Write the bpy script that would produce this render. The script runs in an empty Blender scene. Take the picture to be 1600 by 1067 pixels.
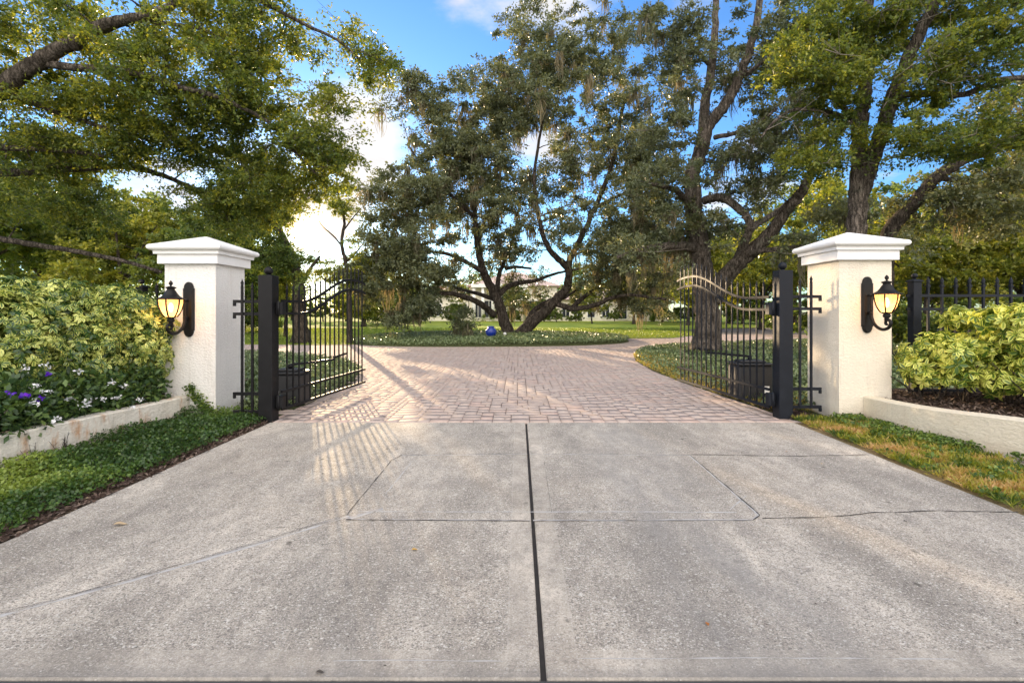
import bpy, math
import numpy as np
from mathutils import Vector
R = math.radians
PI = math.pi
sc = bpy.context.scene
C = sc.collection

# ---------------------------------------------------------------- camera
F, VX, HY, CH = 756.0, 810.0, 486.0, 1.30          # focal (px of a 1600 px wide frame), vanishing point, eye height
cd = bpy.data.cameras.new('camera'); cam = bpy.data.objects.new('camera', cd); C.objects.link(cam)
cd.sensor_width = 36; cd.lens = F / 1600 * 36
cd.shift_x = -(VX - 800) / 1600; cd.shift_y = -(533.5 - HY) / 1600
cd.clip_start = 0.05; cd.clip_end = 2000
cam.location = (0, 0, CH); cam.rotation_euler = (R(90), 0, 0)
sc.camera = cam

# ---------------------------------------------------------------- light
SUN = Vector((-0.439, 1.0, 0.164)).normalized()
SUN_EL = math.asin(SUN.z); SUN_AZ = math.atan2(SUN.x, SUN.y)
SUN_STRENGTH, SKY_STRENGTH, EXPO = 4.3, 0.15, 1.32
sl = bpy.data.lights.new('sun', 'SUN'); so = bpy.data.objects.new('sun', sl); C.objects.link(so)
sl.energy = SUN_STRENGTH; sl.angle = R(0.5); sl.color = (1.0, 0.74, 0.45)
so.rotation_euler = SUN.to_track_quat('Z', 'Y').to_euler(); so.location = (-8, 20, 12)
sc.view_settings.view_transform = 'Standard'; sc.view_settings.look = 'None'
sc.view_settings.exposure = EXPO; sc.view_settings.gamma = 1

def W(px, py, Y): return Vector(((px - VX) * Y / F, Y, CH - (py - HY) * Y / F))
def G(px, py):
    Y = CH * F / (py - HY); return Vector(((px - VX) * Y / F, Y, 0))

world = bpy.data.worlds.new('World'); sc.world = world; world.use_nodes = True
nt = world.node_tree; nt.nodes.clear()
class NT:
    """tiny node helper"""
    def __init__(s, t): s.t = t
    def n(s, typ, **kw):
        nd = s.t.nodes.new(typ)
        for k, v in kw.items():
            if k.startswith('_'): setattr(nd, k[1:], v)
        for k, v in kw.items():
            if k.startswith('i') and k[1:].isdigit(): s.put(nd, int(k[1:]), v)
        return nd
    def put(s, nd, i, v):
        if isinstance(v, bpy.types.NodeSocket): s.t.links.new(v, nd.inputs[i])
        elif isinstance(v, bpy.types.Node): s.t.links.new(v.outputs[0], nd.inputs[i])
        else:
            if nd.inputs[i].type == 'RGBA' and len(v) == 3: v = (*v, 1)
            nd.inputs[i].default_value = v
    def math(s, op, a, b=0.0, clamp=False):
        nd = s.n('ShaderNodeMath', _operation=op, i0=a, i1=b); nd.use_clamp = clamp; return nd.outputs[0]
    def vm(s, op, a, b=(0, 0, 0)):
        nd = s.n('ShaderNodeVectorMath', _operation=op, i0=a, i1=b)
        return nd.outputs['Value'] if op in ('DOT_PRODUCT', 'LENGTH', 'DISTANCE') else nd.outputs[0]
    def mix(s, f, a, b, blend='MIX'):
        nd = s.n('ShaderNodeMix', _data_type='RGBA', _blend_type=blend)
        s.put(nd, 0, f); s.put(nd, 6, a); s.put(nd, 7, b); return nd.outputs[2]
    def noise(s, vec, scale, detail=4, rough=0.55, out=0):
        nd = s.n('ShaderNodeTexNoise'); s.put(nd, 0, vec)
        nd.inputs['Scale'].default_value = scale; nd.inputs['Detail'].default_value = detail
        nd.inputs['Roughness'].default_value = rough; return nd.outputs[out]
    def ramp(s, v, a, b, lo=0.0, hi=1.0):
        nd = s.n('ShaderNodeMapRange'); s.put(nd, 0, v)
        for k, x in ((1, a), (2, b), (3, lo), (4, hi)): nd.inputs[k].default_value = x
        return nd.outputs[0]
    def scalev(s, vec, sx, sy, sz): return s.vm('MULTIPLY', vec, (sx, sy, sz))

w = NT(nt)
tc = w.n('ShaderNodeTexCoord').outputs['Generated']
sky = w.n('ShaderNodeTexSky', _sky_type='NISHITA'); sky.sun_disc = False
sky.sun_elevation = SUN_EL; sky.sun_rotation = SUN_AZ; sky.altitude = 0
sky.air_density = 1.0; sky.dust_density = 0.25; sky.ozone_density = 3.0
skyc = w.mix(1.0, sky.outputs[0], (0.58, 0.78, 1.02), 'MULTIPLY')
# clouds live on a flat layer overhead, so they thin out towards the horizon as real ones do
sep = w.n('ShaderNodeSeparateXYZ'); w.put(sep, 0, tc)
zz = w.math('MAXIMUM', w.math('ADD', sep.outputs[2], 0.10), 0.04)
flat = w.vm('DIVIDE', tc, (1, 1, 1)); cmb = w.n('ShaderNodeCombineXYZ', i0=zz, i1=zz, i2=1.0)
flat = w.vm('DIVIDE', tc, cmb.outputs[0])
n1 = w.noise(flat, 1.1, 8, 0.55)
def blob(px, py, k):                                     # a cumulus bank standing in one direction of the sky
    d = (W(px, py, 1) - Vector((0, 0, CH))).normalized()
    return w.math('POWER', w.math('MAXIMUM', w.vm('DOT_PRODUCT', tc, tuple(d)), 0.0), k)
bank = w.math('ADD', w.math('MULTIPLY', blob(575, 190, 260), 0.30), w.math('MULTIPLY', blob(505, 345, 300), 0.27))
bank = w.math('SUBTRACT', bank, w.math('MULTIPLY', blob(500, 262, 900), 0.22))
bank = w.math('SUBTRACT', bank, w.math('MULTIPLY', blob(600, 30, 200), 0.14))
bank = w.math('ADD', bank, w.math('MULTIPLY', blob(840, 235, 300), 0.2))
bank = w.math('ADD', bank, w.math('MULTIPLY', blob(230, 310, 200), 0.24))
behind = w.ramp(sep.outputs[1], 0.10, -0.30, 0.0, 0.40)   # unseen bright clouds added behind the camera to light the pillars and concrete
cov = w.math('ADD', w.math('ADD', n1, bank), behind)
n2 = w.noise(flat, 4.0, 6, 0.6)
cov = w.math('ADD', cov, w.math('MULTIPLY', w.math('SUBTRACT', n2, 0.5), 0.25))
cl = w.n('ShaderNodeMapRange', _interpolation_type='SMOOTHSTEP'); w.put(cl, 0, cov)
cl.inputs[1].default_value = 0.56; cl.inputs[2].default_value = 0.72
CLOUD_FILL = (9.5, 8.9, 8.3); CLOUD_FRONT = (3.0, 2.92, 2.88)      # clouds behind the camera set brighter as added fill, dimmer ones in view
ccol = w.mix(w.ramp(sep.outputs[1], 0.12, -0.25), CLOUD_FRONT, CLOUD_FILL)
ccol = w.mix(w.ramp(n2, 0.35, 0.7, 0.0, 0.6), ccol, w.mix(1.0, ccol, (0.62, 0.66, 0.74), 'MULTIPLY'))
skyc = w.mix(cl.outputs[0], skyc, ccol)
# the sun's own glow in the air round it
dsun = w.math('MAXIMUM', w.vm('DOT_PRODUCT', tc, tuple(SUN)), 0.0)
glow = w.math('ADD', w.math('MULTIPLY', w.math('POWER', dsun, 6000), 90.0), w.math('MULTIPLY', w.math('POWER', dsun, 140), 1.6))
skyc = w.mix(1.0, skyc, w.mix(1.0, (1.0, 0.66, 0.26), w.n('ShaderNodeCombineColor', i0=glow, i1=glow, i2=glow).outputs[0], 'MULTIPLY'), 'ADD')
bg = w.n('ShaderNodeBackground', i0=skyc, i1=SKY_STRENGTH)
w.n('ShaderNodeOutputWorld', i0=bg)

# ---------------------------------------------------------------- helpers: objects
def tag(o, label=None, cat=None, group=None, kind=None):
    if label: o['label'] = label
    if cat: o['category'] = cat
    if group: o['group'] = group
    if kind: o['kind'] = kind
    return o
def empty(name, loc, label, cat, group=None):
    o = bpy.data.objects.new(name, None); C.objects.link(o); o.location = loc; o.empty_display_size = 0.2
    return tag(o, label, cat, group)
def link(name, me, mat, parent=None):
    o = bpy.data.objects.new(name, me); C.objects.link(o)
    if mat: me.materials.append(mat)
    if parent is not None:
        o.parent = parent
        o.location = -Vector(parent.location) if parent.parent is None else (0, 0, 0)
    return o
def copy_tree(o, parent=None):
    c = o.copy(); C.objects.link(c)
    if parent: c.parent = parent
    for ch in [x for x in o.children]: copy_tree(ch, c)
    return c
# all part meshes are written in world coordinates; link() cancels the parent's location
class MB:
    def __init__(s): s.v = []; s.f = []; s.sm = []
    def add(s, vs, fs, smooth=False):
        o = len(s.v); s.v += [tuple(v) for v in vs]; s.f += [tuple(i + o for i in f) for f in fs]; s.sm += [smooth] * len(fs)
    def box(s, x0, x1, y0, y1, z0, z1, b=0.0):
        if b <= 0:
            vs = [(x, y, z) for z in (z0, z1) for y in (y0, y1) for x in (x0, x1)]
            s.add(vs, [(0, 2, 3, 1), (4, 5, 7, 6), (0, 1, 5, 4), (2, 6, 7, 3), (0, 4, 6, 2), (1, 3, 7, 5)]); return
        vs = []; idx = {}
        for k, sx in enumerate((0, 1)):
            for sy in (0, 1):
                for sz in (0, 1):
                    X = (x0, x1)[sx]; Y = (y0, y1)[sy]; Z = (z0, z1)[sz]
                    dx = b if sx == 0 else -b; dy = b if sy == 0 else -b; dz = b if sz == 0 else -b
                    idx[sx, sy, sz, 0] = len(vs); vs.append((X, Y + dy, Z + dz))
                    idx[sx, sy, sz, 1] = len(vs); vs.append((X + dx, Y, Z + dz))
                    idx[sx, sy, sz, 2] = len(vs); vs.append((X + dx, Y + dy, Z))
        fs = []
        q = lambda *a: [idx[i] for i in a]
        fs.append(q((0, 0, 0, 0), (0, 0, 1, 0), (0, 1, 1, 0), (0, 1, 0, 0))); fs.append(q((1, 0, 0, 0), (1, 1, 0, 0), (1, 1, 1, 0), (1, 0, 1, 0)))
        fs.append(q((0, 0, 0, 1), (1, 0, 0, 1), (1, 0, 1, 1), (0, 0, 1, 1))); fs.append(q((0, 1, 0, 1), (0, 1, 1, 1), (1, 1, 1, 1), (1, 1, 0, 1)))
        fs.append(q((0, 0, 0, 2), (0, 1, 0, 2), (1, 1, 0, 2), (1, 0, 0, 2))); fs.append(q((0, 0, 1, 2), (1, 0, 1, 2), (1, 1, 1, 2), (0, 1, 1, 2)))
        for a in (0, 1):
            for c in (0, 1):
                fs.append(q((a, c, 0, 0), (a, c, 1, 0), (a, c, 1, 1), (a, c, 0, 1)))
                fs.append(q((a, 0, c, 0), (a, 1, c, 0), (a, 1, c, 2), (a, 0, c, 2)))
                fs.append(q((0, a, c, 1), (1, a, c, 1), (1, a, c, 2), (0, a, c, 2)))
        for a in (0, 1):
            for c in (0, 1):
                for d in (0, 1): fs.append(q((a, c, d, 0), (a, c, d, 1), (a, c, d, 2)))
        s.add(vs, fs)
    def tube(s, pts, rad, n=8, cap=True, smooth=True, jit=0.0, rng=None):
        pts = [Vector(p) for p in pts]
        if not hasattr(rad, '__len__'): rad = [rad] * len(pts)
        vs = []; fs = []
        t = (pts[1] - pts[0]).normalized()
        u = t.orthogonal().normalized()
        for i, p in enumerate(pts):
            a = pts[max(i - 1, 0)]; b = pts[min(i + 1, len(pts) - 1)]
            t2 = (b - a).normalized()
            u = (u - t2 * u.dot(t2)).normalized(); v = t2.cross(u)
            for k in range(n):
                an = 2 * PI * k / n; r = rad[i]
                if jit and rng is not None: r *= 1 + jit * (rng.random() - 0.5)
                vs.append(p + u * math.cos(an) * r + v * math.sin(an) * r)
        for i in range(len(pts) - 1):
            for k in range(n):
                a = i * n + k; b = i * n + (k + 1) % n
                fs.append((a, b, b + n, a + n))
        if cap: fs.append(tuple(reversed(range(n)))); fs.append(tuple((len(pts) - 1) * n + k for k in range(n)))
        s.add(vs, fs, smooth)
    def lathe(s, prof, cx, cy, n=24, smooth=True, a0=0.0):
        vs = []; fs = []
        for r, z in prof:
            for k in range(n):
                an = a0 + 2 * PI * k / n; vs.append((cx + r * math.cos(an), cy + r * math.sin(an), z))
        for i in range(len(prof) - 1):
            for k in range(n):
                a = i * n + k; b = i * n + (k + 1) % n; fs.append((a, b, b + n, a + n))
        fs.append(tuple(reversed(range(n)))); fs.append(tuple((len(prof) - 1) * n + k for k in range(n)))
        s.add(vs, fs, smooth)
    def build(s, name, mat, parent=None):
        me = bpy.data.meshes.new(name); me.from_pydata(s.v, [], s.f)
        me.polygons.foreach_set('use_smooth', s.sm); me.update()
        return link(name, me, mat, parent)
def np_mesh(name, V, Fc, k, attrs=None, smooth=False):
    """V (n,3), Fc (m,k) faces of k corners"""
    me = bpy.data.meshes.new(name); m = len(Fc)
    me.vertices.add(len(V)); me.vertices.foreach_set('co', np.ascontiguousarray(V, np.float32).ravel())
    me.loops.add(m * k); me.loops.foreach_set('vertex_index', np.ascontiguousarray(Fc, np.int32).ravel())
    me.polygons.add(m); me.polygons.foreach_set('loop_start', np.arange(0, m * k, k, dtype=np.int32))
    if smooth: me.polygons.foreach_set('use_smooth', np.ones(m, bool))
    me.update(calc_edges=True)
    for an, av in (attrs or {}).items():
        at = me.attributes.new(an, 'FLOAT', 'POINT'); at.data.foreach_set('value', np.ascontiguousarray(av, np.float32))
    return me
def catmull(pts, m=6):
    P = [Vector(p) for p in pts]; out = []
    P = [P[0] * 2 - P[1]] + P + [P[-1] * 2 - P[-2]]
    for i in range(1, len(P) - 2):
        for j in range(m):
            t = j / m
            out.append(0.5 * ((2 * P[i]) + (P[i + 1] - P[i - 1]) * t + (2 * P[i - 1] - 5 * P[i] + 4 * P[i + 1] - P[i + 2]) * t * t
                              + (3 * P[i] - P[i - 1] - 3 * P[i + 1] + P[i + 2]) * t ** 3))
    out.append(P[-2]); return out

# ---------------------------------------------------------------- materials
def mat(name):
    m = bpy.data.materials.new(name); m.use_nodes = True; m.node_tree.nodes.clear(); return m, NT(m.node_tree)
def pbr(b, col, rough=0.7, bump=None, bstr=0.3, bdist=0.01, metal=0.0, spec=0.5, alpha=None, emit=None, estr=0.0):
    p = b.n('ShaderNodeBsdfPrincipled')
    b.t.links.new(col, p.inputs['Base Color']) if isinstance(col, bpy.types.NodeSocket) else setattr(p.inputs['Base Color'], 'default_value', (*col, 1))
    if isinstance(rough, bpy.types.NodeSocket): b.t.links.new(rough, p.inputs['Roughness'])
    else: p.inputs['Roughness'].default_value = rough
    p.inputs['Metallic'].default_value = metal; p.inputs['Specular IOR Level'].default_value = spec
    if bump is not None:
        bm = b.n('ShaderNodeBump'); bm.inputs['Strength'].default_value = bstr; bm.inputs['Distance'].default_value = bdist
        b.t.links.new(bump, bm.inputs['Height']); b.t.links.new(bm.outputs[0], p.inputs['Normal'])
    b.n('ShaderNodeOutputMaterial', i0=p); return p
def pos(b): return b.n('ShaderNodeNewGeometry').outputs['Position']
def attr(b, name): return b.n('ShaderNodeAttribute', _attribute_name=name).outputs['Fac']

def m_plain(name, col, rough=0.6, var=0.15, scale=20, bstr=0.15, metal=0.0, spec=0.5, bdist=0.004):
    m, b = mat(name); p = pos(b); n = b.noise(p, scale, 5, 0.6)
    c = b.mix(n, tuple(x * (1 - var) for x in col), tuple(min(1, x * (1 + var)) for x in col))
    pbr(b, c, rough, b.noise(p, scale * 3, 4, 0.6), bstr, bdist, metal, spec); return m

def m_leaf(name, dark, mid, light, trans=0.45, tcol=(1.5, 1.35, 0.55), rough=0.36):
    """leaf colour by the leaf's own random tint; thin leaves let light through"""
    m, b = mat(name); t = attr(b, 'tint')
    cr = b.n('ShaderNodeValToRGB'); b.put(cr, 0, t); e = cr.color_ramp.elements
    e[0].position = 0.0; e[0].color = (*dark, 1); e[1].position = 1.0; e[1].color = (*light, 1)
    x = e.new(0.5); x.color = (*mid, 1)
    col = cr.outputs[0]
    p = b.n('ShaderNodeBsdfPrincipled'); b.t.links.new(col, p.inputs['Base Color']); p.inputs['Roughness'].default_value = rough
    p.inputs['Specular IOR Level'].default_value = 0.4
    tr = b.n('ShaderNodeBsdfTranslucent', i0=b.mix(1.0, col, tcol, 'MULTIPLY'))
    mx = b.n('ShaderNodeMixShader', i0=trans, i1=p, i2=tr); b.n('ShaderNodeOutputMaterial', i0=mx); return m

M = {}
# stucco: knock-down texture; each wall its own tone
def m_stucco(name, col, stain=0.0, scale=1.0):
    m, b = mat(name); p = pos(b)
    wv = b.noise(b.vm('ADD', b.scalev(p, 1, 1, 1.6), b.n('ShaderNodeVectorMath', _operation='SCALE', i0=b.noise(p, 14, 3, 0.5, 1), i3=0.05).outputs[0]), 38 * scale, 5, 0.62)
    h = b.ramp(wv, 0.38, 0.62)
    big = b.noise(p, 2.2, 5, 0.6)
    c = b.mix(b.ramp(big, 0.3, 0.7), tuple(x * 0.93 for x in col), col)
    c = b.mix(b.ramp(h, 0.0, 1.0, 0.22, 0.0), c, tuple(x * 0.72 for x in col))
    if stain:
        s = b.noise(b.scalev(p, 2.6, 2.6, 0.9), 1.9, 5, 0.65)
        c = b.mix(b.ramp(s, 0.52, 0.66, 0, stain), c, (0.42, 0.22, 0.10))
        s2 = b.noise(b.scalev(p, 6, 6, 1.5), 1.4, 5, 0.65)
        c = b.mix(b.ramp(s2, 0.5, 0.8, 0, stain * 0.8), c, (0.36, 0.33, 0.27))
    zs = b.n('ShaderNodeSeparateXYZ'); b.put(zs, 0, p)
    dirt = b.math('MULTIPLY', b.ramp(b.math('ADD', zs.outputs[2], b.math('MULTIPLY', b.noise(p, 7, 5, 0.7), 0.28)), 0.30, 0.12, 0, 1), 0.45)
    c = b.mix(dirt, c, (0.30, 0.23, 0.15))                     # rain splash off the soil
    run = b.noise(b.scalev(p, 9, 9, 0.5), 1.6, 5, 0.7)
    c = b.mix(b.ramp(run, 0.56, 0.74, 0, 0.28), c, (0.36, 0.33, 0.27))
    pbr(b, c, 0.92, h, 0.55, 0.008, spec=0.2); return m
M['stucco_left'] = m_stucco('white_stucco', (0.80, 0.785, 0.755), 0.05)
M['stucco_right'] = m_stucco('cream_stucco', (0.78, 0.715, 0.60), 0.07)
M['stucco_stained'] = m_stucco('stained_stucco', (0.70, 0.66, 0.58), 0.95, 0.6)
M['stucco_wall'] = m_stucco('sand_stucco', (0.68, 0.62, 0.50), 0.10, 0.7)
M['cap'] = m_plain('cast_stone', (0.77, 0.765, 0.755), 0.65, 0.09, 6, 0.3)
# powder-coated black metal, a bit dusty
def m_metal(name, col, rough):
    m, b = mat(name); p = pos(b); n = b.noise(p, 9, 6, 0.65)
    c = b.mix(b.ramp(n, 0.45, 0.75), col, tuple(x * 1.5 + 0.003 for x in col))
    pbr(b, c, b.ramp(n, 0.3, 0.7, rough, rough + 0.25), b.noise(p, 220, 3, 0.5), 0.12, 0.001, 0.0, 0.22); return m
M['black'] = m_metal('black_metal', (0.006, 0.006, 0.007), 0.42)
M['blue_black'] = m_metal('weathered_black_metal', (0.007, 0.009, 0.014), 0.45)
M['lantern'] = m_metal('lantern_bronze', (0.007, 0.0065, 0.0065), 0.38)
M['plastic'] = m_plain('black_plastic', (0.02, 0.02, 0.022), 0.5, 0.3, 12)
M['white'] = m_plain('white_sticker', (0.75, 0.75, 0.73), 0.5, 0.04, 9)
M['blue_glaze'] = m_plain('blue_glaze', (0.008, 0.028, 0.24), 0.3, 0.2, 8)
def m_glass_lamp():
    m, b = mat('amber_glass'); p = pos(b); n = b.noise(p, 26, 4, 0.6)
    c = b.mix(b.ramp(n, 0.3, 0.7), (1.0, 0.56, 0.26), (1.0, 0.74, 0.46))
    tr = b.n('ShaderNodeBsdfTransparent', i0=(1.0, 0.78, 0.52)); tl = b.n('ShaderNodeBsdfTranslucent', i0=c)
    em = b.n('ShaderNodeEmission', i0=b.mix(b.ramp(n, 0.3, 0.7), (1.0, 0.46, 0.13), (1.0, 0.56, 0.20)), i1=0.10)
    a = b.n('ShaderNodeMixShader', i0=0.42, i1=tr, i2=tl); s = b.n('ShaderNodeAddShader', i0=a, i1=em)
    b.n('ShaderNodeOutputMaterial', i0=s); return m
M['glass'] = m_glass_lamp()
def m_bulb():
    m, b = mat('lit_bulb'); e = b.n('ShaderNodeEmission', i0=(1.0, 0.66, 0.28), i1=4.0); b.n('ShaderNodeOutputMaterial', i0=e); return m
M['bulb'] = m_bulb()

def m_bark(name, a, c2, moss=0.25):
    m, b = mat(name); p = pos(b)
    q = b.scalev(p, 1, 1, 0.33)
    v = b.n('ShaderNodeTexVoronoi', _feature='DISTANCE_TO_EDGE'); b.put(v, 0, b.vm('ADD', q, b.n('ShaderNodeVectorMath', _operation='SCALE', i0=b.noise(p, 3, 4, 0.6, 1), i3=0.30).outputs[0])); v.inputs['Scale'].default_value = 22
    n = b.noise(q, 9, 6, 0.7)
    h = b.math('ADD', b.math('MULTIPLY', b.ramp(v.outputs[0], 0.0, 0.16), 0.35), b.math('MULTIPLY', b.ramp(n, 0.3, 0.7), 1.0))
    c = b.mix(b.ramp(h, 0.2, 1.2), a, c2)
    lich = b.noise(p, 2.3, 6, 0.7)
    c = b.mix(b.ramp(lich, 0.55, 0.68, 0, moss), c, (0.17, 0.18, 0.13))
    furrow = b.noise(b.scalev(p, 1, 1, 0.16), 26, 5, 0.75)
    c = b.mix(b.ramp(furrow, 0.50, 0.60, 0, 0.75), c, tuple(x * 0.5 for x in a))
    pbr(b, c, 0.95, b.math('SUBTRACT', h, b.math('MULTIPLY', b.ramp(furrow, 0.48, 0.60), 1.2)), 1.0, 0.05, spec=0.15); return m
M['bark'] = m_bark('oak_bark', (0.04, 0.032, 0.025), (0.19, 0.155, 0.125))
M['bark_light'] = m_bark('grey_oak_bark', (0.07, 0.058, 0.046), (0.31, 0.26, 0.215), 0.45)
M['twig'] = m_plain('bleached_twigs', (0.22, 0.19, 0.15), 0.9, 0.3, 6)
M['leaf_near'] = m_leaf('oak_leaves', (0.06, 0.105, 0.034), (0.15, 0.20, 0.048), (0.36, 0.36, 0.055), 0.56)
M['leaf_oak'] = m_leaf('live_oak_leaves', (0.075, 0.10, 0.058), (0.16, 0.185, 0.10), (0.23, 0.22, 0.085), 0.42, (1.2, 1.1, 0.55))
M['leaf_far'] = m_leaf('far_tree_leaves', (0.055, 0.095, 0.030), (0.125, 0.175, 0.045), (0.30, 0.31, 0.06), 0.50, (1.3, 1.3, 0.6))
M['leaf_yellow'] = m_leaf('yellow_green_leaves', (0.075, 0.105, 0.022), (0.22, 0.25, 0.045), (0.52, 0.46, 0.07), 0.5, (1.25, 1.25, 0.6))
M['moss'] = m_leaf('hanging_moss_strands', (0.10, 0.10, 0.065), (0.19, 0.175, 0.115), (0.32, 0.27, 0.17), 0.5, (1.3, 1.15, 0.8), 0.9)
M['cover'] = m_leaf('jasmine_leaves', (0.032, 0.070, 0.020), (0.085, 0.155, 0.032), (0.23, 0.30, 0.06), 0.32)
M['cover_pale'] = m_leaf('pale_ground_cover_leaves', (0.07, 0.11, 0.04), (0.17, 0.22, 0.10), (0.25, 0.29, 0.16), 0.18, (1.3, 1.2, 0.7))
M['grass'] = m_leaf('grass_blades', (0.06, 0.11, 0.02), (0.30, 0.31, 0.035), (0.50, 0.33, 0.15), 0.4)
M['lawn_blades'] = m_leaf('lawn_grass_blades', (0.08, 0.13, 0.022), (0.19, 0.26, 0.04), (0.36, 0.38, 0.06), 0.45)
M['flower_leaf'] = m_leaf('flower_bed_leaves', (0.022, 0.050, 0.020), (0.055, 0.105, 0.032), (0.13, 0.20, 0.05), 0.28)
M['white_petal'] = m_leaf('white_petals', (0.6, 0.62, 0.66), (0.75, 0.76, 0.78), (0.85, 0.85, 0.86), 0.3, (1, 1, 1))
M['purple_petal'] = m_leaf('purple_petals', (0.06, 0.01, 0.30), (0.10, 0.02, 0.45), (0.20, 0.04, 0.6), 0.3, (1.1, 1, 1.2))
def m_varieg(name, green, mid, edge, lo=0.25, hi=0.55):
    m, b = mat(name); e = attr(b, 'edge'); t = attr(b, 'tint')
    f = b.math('ADD', e, b.math('MULTIPLY', b.math('SUBTRACT', t, 0.5), 1.15))
    c = b.mix(b.ramp(f, lo, hi), green, mid); c = b.mix(b.ramp(f, hi, hi + 0.35), c, edge)
    p = b.n('ShaderNodeBsdfPrincipled'); b.t.links.new(c, p.inputs['Base Color']); p.inputs['Roughness'].default_value = 0.32
    tr = b.n('ShaderNodeBsdfTranslucent', i0=b.mix(1.0, c, (1.25, 1.2, 0.7), 'MULTIPLY'))
    mx = b.n('ShaderNodeMixShader', i0=0.3, i1=p, i2=tr); b.n('ShaderNodeOutputMaterial', i0=mx); return m
M['hedge'] = m_varieg('variegated_leaves', (0.028, 0.070, 0.018), (0.19, 0.28, 0.045), (0.66, 0.68, 0.20))
M['shrub'] = m_varieg('variegated_shrub_leaves', (0.06, 0.12, 0.02), (0.34, 0.42, 0.05), (0.72, 0.72, 0.18), 0.15, 0.45)

def m_concrete():
    m, b = mat('weathered_concrete'); p = pos(b)
    sp = b.n('ShaderNodeSeparateXYZ'); b.put(sp, 0, p)
    big = b.noise(b.scalev(p, 1.0, 0.42, 1), 1.5, 7, 0.62)
    med = b.noise(b.scalev(p, 1.4, 0.8, 1), 6, 6, 0.7)
    c = b.mix(b.ramp(big, 0.38, 0.62), (0.32, 0.288, 0.248), (0.63, 0.57, 0.49))
    c = b.mix(b.ramp(med, 0.40, 0.66, 0.0, 0.65), c, (0.24, 0.215, 0.19))
    warm = b.noise(p, 0.8, 4, 0.5)
    c = b.mix(b.ramp(warm, 0.52, 0.72, 0, 0.35), c, (0.50, 0.42, 0.33))
    # tooled smooth margin along the centre joint, and the worn broom finish elsewhere
    dj = b.math('ABSOLUTE', b.math('SUBTRACT', sp.outputs[0], 0.09))
    edge = b.math('LESS_THAN', dj, 0.135)
    edge2 = b.math('MULTIPLY', b.math('GREATER_THAN', dj, 0.128), edge)
    end = b.math('LESS_THAN', sp.outputs[1], 1.86)
    smooth_ = b.math('MAXIMUM', edge, end)
    fine = b.noise(p, 120, 4, 0.8); fine2 = b.noise(p, 42, 5, 0.8)
    sp1 = b.math('MULTIPLY', b.ramp(fine, 0.49, 0.60), b.ramp(smooth_, 0, 1, 0.95, 0.45))
    c = b.mix(b.math('MULTIPLY', sp1, 0.45), c, (0.13, 0.12, 0.11))
    for sc_, lo_, hi_, a1, a2 in ((190, 0.17, 0.92, 0.62, 0.45), (100, 0.07, 0.97, 0.6, 0.45)):
        vc = b.n('ShaderNodeTexVoronoi'); b.put(vc, 0, b.scalev(p, 1.0, 1.25, 1)); vc.inputs['Scale'].default_value = sc_
        rv = b.n('ShaderNodeSeparateColor', i0=vc.outputs['Color']).outputs[0]; rough_ = b.ramp(smooth_, 0, 1, 1.0, 0.4)
        c = b.mix(b.math('MULTIPLY', b.math('LESS_THAN', rv, lo_), b.math('MULTIPLY', rough_, a1)), c, (0.12, 0.11, 0.10))
        c = b.mix(b.math('MULTIPLY', b.math('GREATER_THAN', rv, hi_), b.math('MULTIPLY', rough_, a2)), c, (0.80, 0.78, 0.73))
    c = b.mix(b.ramp(fine, 0.46, 0.36, 0, 0.35), c, (0.72, 0.70, 0.66))
    c = b.mix(b.ramp(fine2, 0.53, 0.66, 0, 0.5), c, (0.15, 0.135, 0.12))
    streak = b.noise(b.scalev(p, 5.0, 14.0, 1), 2.0, 5, 0.75)
    c = b.mix(b.math('MULTIPLY', b.ramp(streak, 0.55, 0.68, 0, 0.7), b.ramp(b.noise(p, 0.9, 3, 0.5), 0.45, 0.62)), c, (0.13, 0.115, 0.10))
    v = b.n('ShaderNodeTexVoronoi'); b.put(v, 0, p); v.inputs['Scale'].default_value = 26
    c = b.mix(b.ramp(v.outputs['Distance'], 0.09, 0.05, 0, 0.75), c, (0.80, 0.78, 0.73))
    v3 = b.n('ShaderNodeTexVoronoi'); b.put(v3, 0, b.scalev(p, 1, 0.7, 1)); v3.inputs['Scale'].default_value = 6.5
    c = b.mix(b.math('MULTIPLY', b.ramp(v3.outputs['Distance'], 0.13, 0.07, 0, 0.8), b.ramp(b.noise(p, 3, 3, 0.5), 0.48, 0.6)), c, (0.09, 0.08, 0.07))
    c = b.mix(b.math('MULTIPLY', edge2, 0.10), c, (0.62, 0.6, 0.56))
    # two old tyre tracks wearing away from the gate
    tr1 = b.ramp(b.math('ABSOLUTE', b.math('SUBTRACT', sp.outputs[0], 1.0)), 0.6, 0.15, 0, 0.60)
    tr2 = b.ramp(b.math('ABSOLUTE', b.math('ADD', sp.outputs[0], 0.75)), 0.4, 0.1, 0, 0.25)
    tr = b.math('MULTIPLY', b.math('ADD', tr1, tr2), b.ramp(b.noise(b.scalev(p, 2, 0.5, 1), 2.2, 5, 0.6), 0.35, 0.65))
    c = b.mix(tr, c, (0.26, 0.25, 0.24))
    c = b.mix(b.ramp(sp.outputs[1], 1.78, 1.72, 0, 0.5), c, (0.2, 0.19, 0.18))
    pbr(b, c, 0.9, b.math('ADD', fine, b.math('MULTIPLY', fine2, 1.2)), 0.9, 0.006, spec=0.25); return m
M['concrete'] = m_concrete()
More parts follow.
